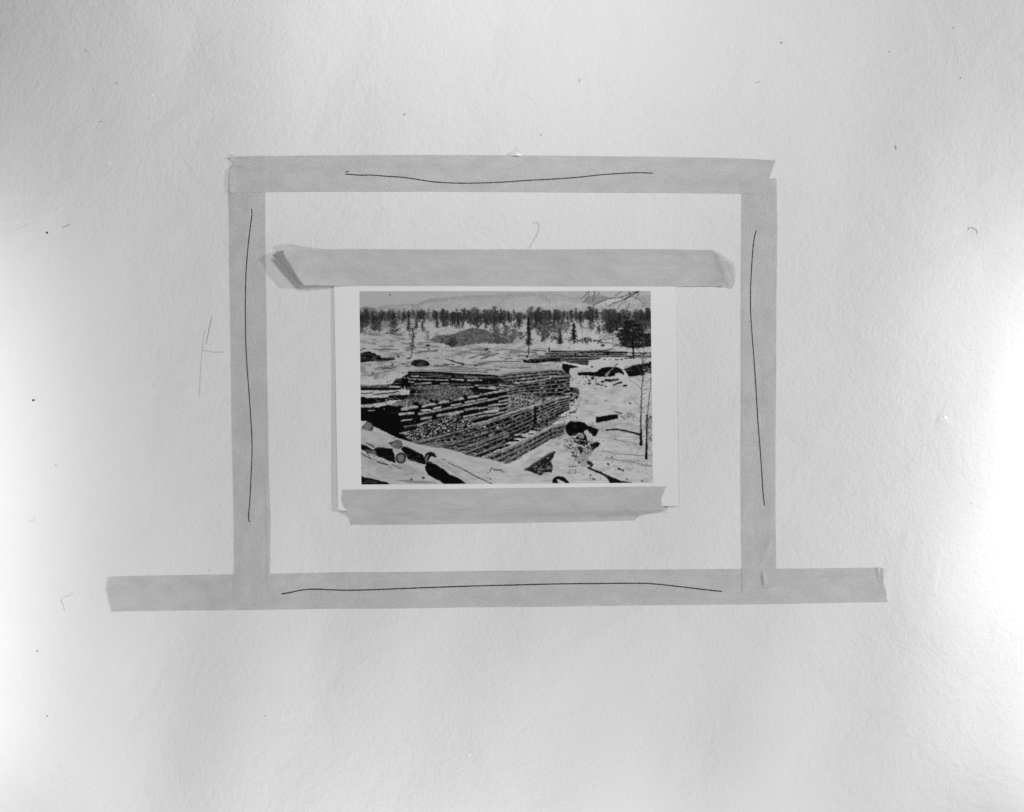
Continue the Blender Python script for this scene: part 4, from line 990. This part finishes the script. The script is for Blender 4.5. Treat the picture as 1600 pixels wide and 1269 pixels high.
# saplings at right
line(Z(3, "1440,480 1420,700 1410,900 1410,1067"), .5, 95, .7, a=.6)
line(Z(6, "1405,0 1400,330 1385,520 1375,760 1370,1067"), .9, 55, 1.7); line(Z(8, "1437,-10 1438,150"), 1.6, 40, 2.2); line(Z(8, "1440,150 1440,305"), 3.0, 14, 4.6)
line(Z(6, "1525,340 1505,560 1480,780 1460,1067"), .7, 60, 1.4); line(Z(8, "1500,-10 1500,300"), 1.6, 22, 2.8); line(Z(8, "1500,300 1495,450"), 3.2, 12, 4.4)
for s in ("1385,400 1330,370 1280,330", "1385,515 1300,440 1210,380", "1400,480 1450,420 1530,340", "1385,530 1500,510 1530,512", "1370,790 1280,710 1210,600", "1380,680 1440,650", "1395,600 1450,570", "1410,380 1415,300 1440,240", "1400,330 1340,200 1280,150", "1410,120 1480,20", "1405,100 1350,20", "1490,760 1530,700", "1390,60 1530,10"):
    line(Z(6, s), .8, 85, .4)
blob(*Z(6, "1385,795")[0], 1.8, .9, 50); blob(*Z(6, "1412,395")[0], 1.1, 1, 70)

# foreground snowy logs (R7)
poly(Z(7, "60,50 120,60 190,118 210,115 300,160 430,225 520,265 640,290 760,310 880,335 1000,350 1100,375 1250,430 1400,455 1550,490 1640,530 1640,720 60,735"), 184, 1, 5)
poly(Z(8, "0,510 60,500 210,580 400,640 500,700 0,720"), 186, 1, 4)
poly(Z(7, "60,55 120,55 90,100 60,118"), 195)
poly(Z(7, "70,120 120,62 170,70 190,100 195,140 180,160 130,152 75,135"), 70, 1, 14); poly(Z(7, "85,118 125,70 165,78 178,110 160,140 110,140"), 105, 1, 18)
line(Z(7, "62,138 150,160 300,195 420,235"), 1.4, 150); line(Z(7, "395,232 425,237"), 1.0, 30)
poly(Z(7, "230,165 420,235 500,262 520,310 360,290 250,210"), 176, .5)
poly(Z(7, "60,300 110,310 190,360 235,330 300,330 345,345 400,345 400,380 420,410 430,500 360,480 300,450 250,435 200,410 140,400 100,370 60,355"), 10)
poly(Z(7, "100,280 180,300 215,335 190,340 130,300"), 14)
poly(Z(7, "60,390 150,440 210,480 340,510 350,525 250,500 130,440 60,400"), 20); specks(Z(7, "60,370 220,430 360,510 300,520 100,430"), 40, .5, 1.4, 12, 60)
poly(Z(7, "90,350 160,365 220,370 240,430 150,400"), 150, .5, 60)
specks(Z(7, "330,500 480,530 620,520 620,550 450,565 340,545"), 50, .5, 1.3, 12, 80)
poly(Z(7, "350,290 390,280 450,252 490,270 505,300 500,335 470,350 420,345 385,318"), 60, 1, 10); poly(Z(7, "395,290 455,262 488,285 495,320 465,345 410,335"), 92, 1, 16)
line(Z(7, "352,292 400,280 450,255 490,272"), 1.2, 15)
poly(Z(7, "405,380 440,355 490,365 515,390 470,395 430,405"), 190)
x0, y0 = Z(7, "487,447")[0]; blob(x0, y0, 8.3, 9.0, 16, 1, .15, .12); blob(x0 + .1, y0 + .3, 6.4, 7.2, 95, 1, .15, .3); blob(x0, y0, 3.5, 4.2, 118, .6); line(Z(7, "440,420 480,392 530,410"), 1.2, 10)
poly(Z(7, "488,350 520,325 560,330 640,370 720,410 735,440 740,518 690,500 610,470 555,455 545,420 515,385"), 10)
poly(Z(7, "550,455 620,465 690,500 600,480"), 60)
poly(Z(7, "735,440 760,395 800,378 840,390 865,440 840,440 815,425 780,470 775,520 745,515 733,480"), 14)
poly(Z(7, "742,450 765,415 790,410 775,450 768,495 750,500"), 88, 1, 15); line(Z(7, "800,382 840,395 862,430"), 2.2, 60)
poly(Z(7, "780,480 830,500 870,520 950,570 1010,625 1110,660 1180,720 945,722 900,690 830,655 780,625 755,590 742,540 760,515"), 9)
poly(Z(7, "810,428 860,445 1000,530 1230,720 1180,718 1100,655 1010,622 950,565 870,515 790,480"), 180, 1, 5)
line(Z(7, "925,452 960,470"), .9, 60); line(Z(7, "985,488 1060,530 1110,542"), 1.0, 20); line(Z(7, "1110,545 1170,580 1300,650 1450,720"), 1.0, 18)
line(Z(7, "1430,600 1450,550 1490,572 1550,575 1585,605"), 1.0, 20); line(Z(7, "1480,572 1550,577"), 1.8, 15)
for s in "1410,607,1.4 1440,668,1.6 730,657,2.6 600,672,2.2 145,622,1 70,560,1.2 235,570,1 640,580,.8 712,605,1".split():
    x, y, r0 = map(float, s.split(',')); blob(*Z(7, f"{x},{y}")[0], r0, r0 * .7, 25, .9)
poly(Z(7, "430,680 560,680 640,690 720,685 810,695 890,718 640,715 480,695"), 115, .85, 15)
specks(Z(7, "580,560 740,560 740,640 600,650"), 16, .3, .8, 90, 140)
poly(Z(7, "60,630 100,655 180,665 260,690 330,700 370,730 60,735"), 12); scatter(Z(7, "100,680 240,690 240,725 120,725"), 14, lambda x, y: line([(x, y), (x, y + 1.2)], .5, 90))
for s in ("1000,350 1100,375 1230,425 1340,440", "640,290 760,312 900,340"): line([(x, y + .2) for x, y in Z(7, s)], 1.0, 20, a=.6)

# soft modelling of the snow-covered logs
for s, w0, v, a_ in (("60,290 200,330 330,325 420,300", 5, 150, .35), ("520,310 720,400", 3, 150, .5), ("640,300 900,350 1200,430 1550,500", 2.5, 160, .4), ("860,455 1000,540 1220,715", 2.5, 160, .4), ("900,400 1200,520 1600,690", 9, 196, .25), ("60,230 220,290 340,310", 7, 172, .4)):
    line(Z(7, s), w0, v, a=a_)
mottle(Z(0, "900,580 1018,570 1018,752 800,752 840,700 890,640"), .28, .78, 110)
mottle(Z(0, "563,700 640,705 700,730 760,754 563,756"), .30, .76, 120)
for s, w0, v, a_ in (("60,150 200,190 420,250 640,330 760,370", 3, 150, .35), ("60,270 180,300 330,325", 5, 140, .4), ("860,360 1100,430 1400,520 1600,600", 5, 168, .35),
                     ("870,480 1000,560 1200,700", 3, 140, .5), ("60,420 200,520 400,600 700,640", 6, 160, .35), ("430,640 600,600 760,620", 5, 150, .35)):
    line(Z(7, s), w0, v, a=a_)
mottle(Z(0, "562,500 700,500 800,530 900,545 790,580 640,580 562,600"), .35, .62, 120)
for pts, f_ in (("745,590 890,578 897,600 893,618 840,622 790,612", .84), ("650,692 860,627 893,618 888,643 756,714", .88), ("753,716 884,662 886,672 795,722", .85)):
    m2, s2 = mask_poly(Z(0, pts)); cv[s2] = np.where(m2, cv[s2] * f_, cv[s2])
# gentle grey relief in the snow
relief = np.clip((NH2 * .6 + NH * .4 - .42) / .35, 0, 1)
for pts, amt in (("562,518 700,525 880,545 880,575 640,583 562,600", 34), ("885,575 1018,560 1018,752 780,752 860,690 900,640", 20), ("563,670 640,700 760,720 860,752 563,756", 24)):
    m2, s2 = mask_poly(Z(0, pts)); lightness = np.clip((cv[s2] - 130) / 50, 0, 1)
    cv[s2] = np.where(m2, cv[s2] - amt * relief[s2] * lightness, cv[s2])
scatter(Z(0, "562,520 700,520 780,545 700,575 640,580 562,600"), 260, lambda x, y: blob(x, y, rr.uniform(.6, 2.6), rr.uniform(.25, .6), rr.uniform(70, 135), rr.uniform(.3, .7), rr.uniform(-.3, .1)))
scatter(Z(0, "790,545 880,545 870,575 720,575"), 90, lambda x, y: blob(x, y, rr.uniform(.6, 2.6), rr.uniform(.25, .6), rr.uniform(60, 125), rr.uniform(.3, .7), rr.uniform(-.2, .1)))
scatter(Z(10, "640,740 760,720 900,800 1000,840 920,960 880,1060 780,1080 700,960 640,860"), 130, lambda x, y: blob(x, y, rr.uniform(.4, 1.5), rr.uniform(.4, 1.0), rr.choice((12, 20, 40, 90, 175, 190)), .85, rr.uniform(-.2, 1)))
scatter(Z(7, "60,380 340,500 700,540 760,640 900,700 500,700 380,560 60,500"), 70, lambda x, y: blob(x, y, rr.uniform(.3, 1.2), rr.uniform(.2, .5), rr.uniform(30, 130), rr.uniform(.4, .9), .3))
scatter(Z(10, "880,640 1500,600 1560,1140 950,1140"), 130, lambda x, y: blob(x, y, rr.uniform(.4, 2.2), rr.uniform(.25, .6), rr.uniform(60, 140), rr.uniform(.3, .8), .15))
# ragged edges: every drawn contour wanders by a fraction of a millimetre
crib = mask_poly(Z(0, "562,590 640,583 780,586 890,577 897,590 905,612 890,655 840,690 760,716 700,700 640,685 600,650 562,640"))
m_, sl_ = crib
q_ = (0.72 + .7 * (N1[sl_] * .5 + N2[sl_] * .5)) * (0.85 + .3 * N0[sl_])
cv[sl_] = np.where(m_, np.clip(cv[sl_] * q_, 8, 190), cv[sl_])
cv[sl_] = np.where(m_, np.clip(80 + (cv[sl_] - 84) * 1.25, 9, 190), cv[sl_])
VS = val_noise(CH // 4 + 1, CW, 3, 41).repeat(4, axis=0)[:CH]
band = np.clip(1 - np.abs((np.arange(CH) / K + OY) - 497) / 16, 0, 1)[:, None] * np.clip((190 - cv) / 90, 0, 1)
cv *= 1 - .5 * band * VS
wy = 3.4 * (val_noise(CH, CW, 7, 31) - .5) + 1.0 * (val_noise(CH, CW, 3, 32) - .5)
wx = 3.4 * (val_noise(CH, CW, 7, 33) - .5) + 1.0 * (val_noise(CH, CW, 3, 34) - .5)
yy, xx = np.mgrid[0:CH, 0:CW]
cv = cv[np.clip(np.rint(yy + wy).astype(int), 0, CH - 1), np.clip(np.rint(xx + wx).astype(int), 0, CW - 1)]
cv -= 12 * np.clip((cv - 140) / 40, 0, 1) * (1 - NH2) + 10 * (N3 - .5) * np.clip((cv - 100) / 80, 0, 1)
# grain, softness
cv += 22 * (N0 - .5) * np.clip(cv / 120, .2, 1) + rg.normal(0, 5, cv.shape) * np.clip(cv / 120, .2, 1)
def blur(a, r):
    k = np.exp(-np.arange(-4, 5) ** 2 / (2 * r * r)); k /= k.sum()
    p = np.pad(a, 4, mode='edge'); p = sum(k[i] * p[i:i + a.shape[0], :] for i in range(9))
    return sum(k[i] * p[:, i:i + a.shape[1]] for i in range(9))
cv = blur(cv, 1.3)
XX = np.arange(CW)[None] / CW
cv = np.where(cv > 150, cv - (9 - 10 * XX) * np.clip((cv - 150) / 25, 0, 1), cv)
cv = np.clip(cv, 8, 215)

# paper shows about 200 on the left and 208 on the right of the photograph
def picture():
    TL, TR, BL, BR = (561.8, 455.4), (1016.6, 455.0), (564.8, 757.2), (1020.2, 754.6)
    nx, ny = 720, 476
    u = np.linspace(0, 1, nx)[None]; v = np.linspace(0, 1, ny)[:, None]
    X = (1 - u) * (1 - v) * TL[0] + u * (1 - v) * TR[0] + (1 - u) * v * BL[0] + u * v * BR[0]
    Y = (1 - u) * (1 - v) * TL[1] + u * (1 - v) * TR[1] + (1 - u) * v * BL[1] + u * v * BR[1]
    ix = np.clip(((X - OX) * K).astype(int), 0, CW - 1); iy = np.clip(((Y - OY) * K).astype(int), 0, CH - 1)
    tone = lin(cv[iy, ix]) / lin(203.0 + 3 * (u - .5)) * 0.72
    h = wall_h(X, Y) + h_paper(X, Y) + 0.00022 + 0.00005
    fast_grid('printed_picture', WX(X), -h, WZ(Y), M_PRINT, paper, tone)
picture()
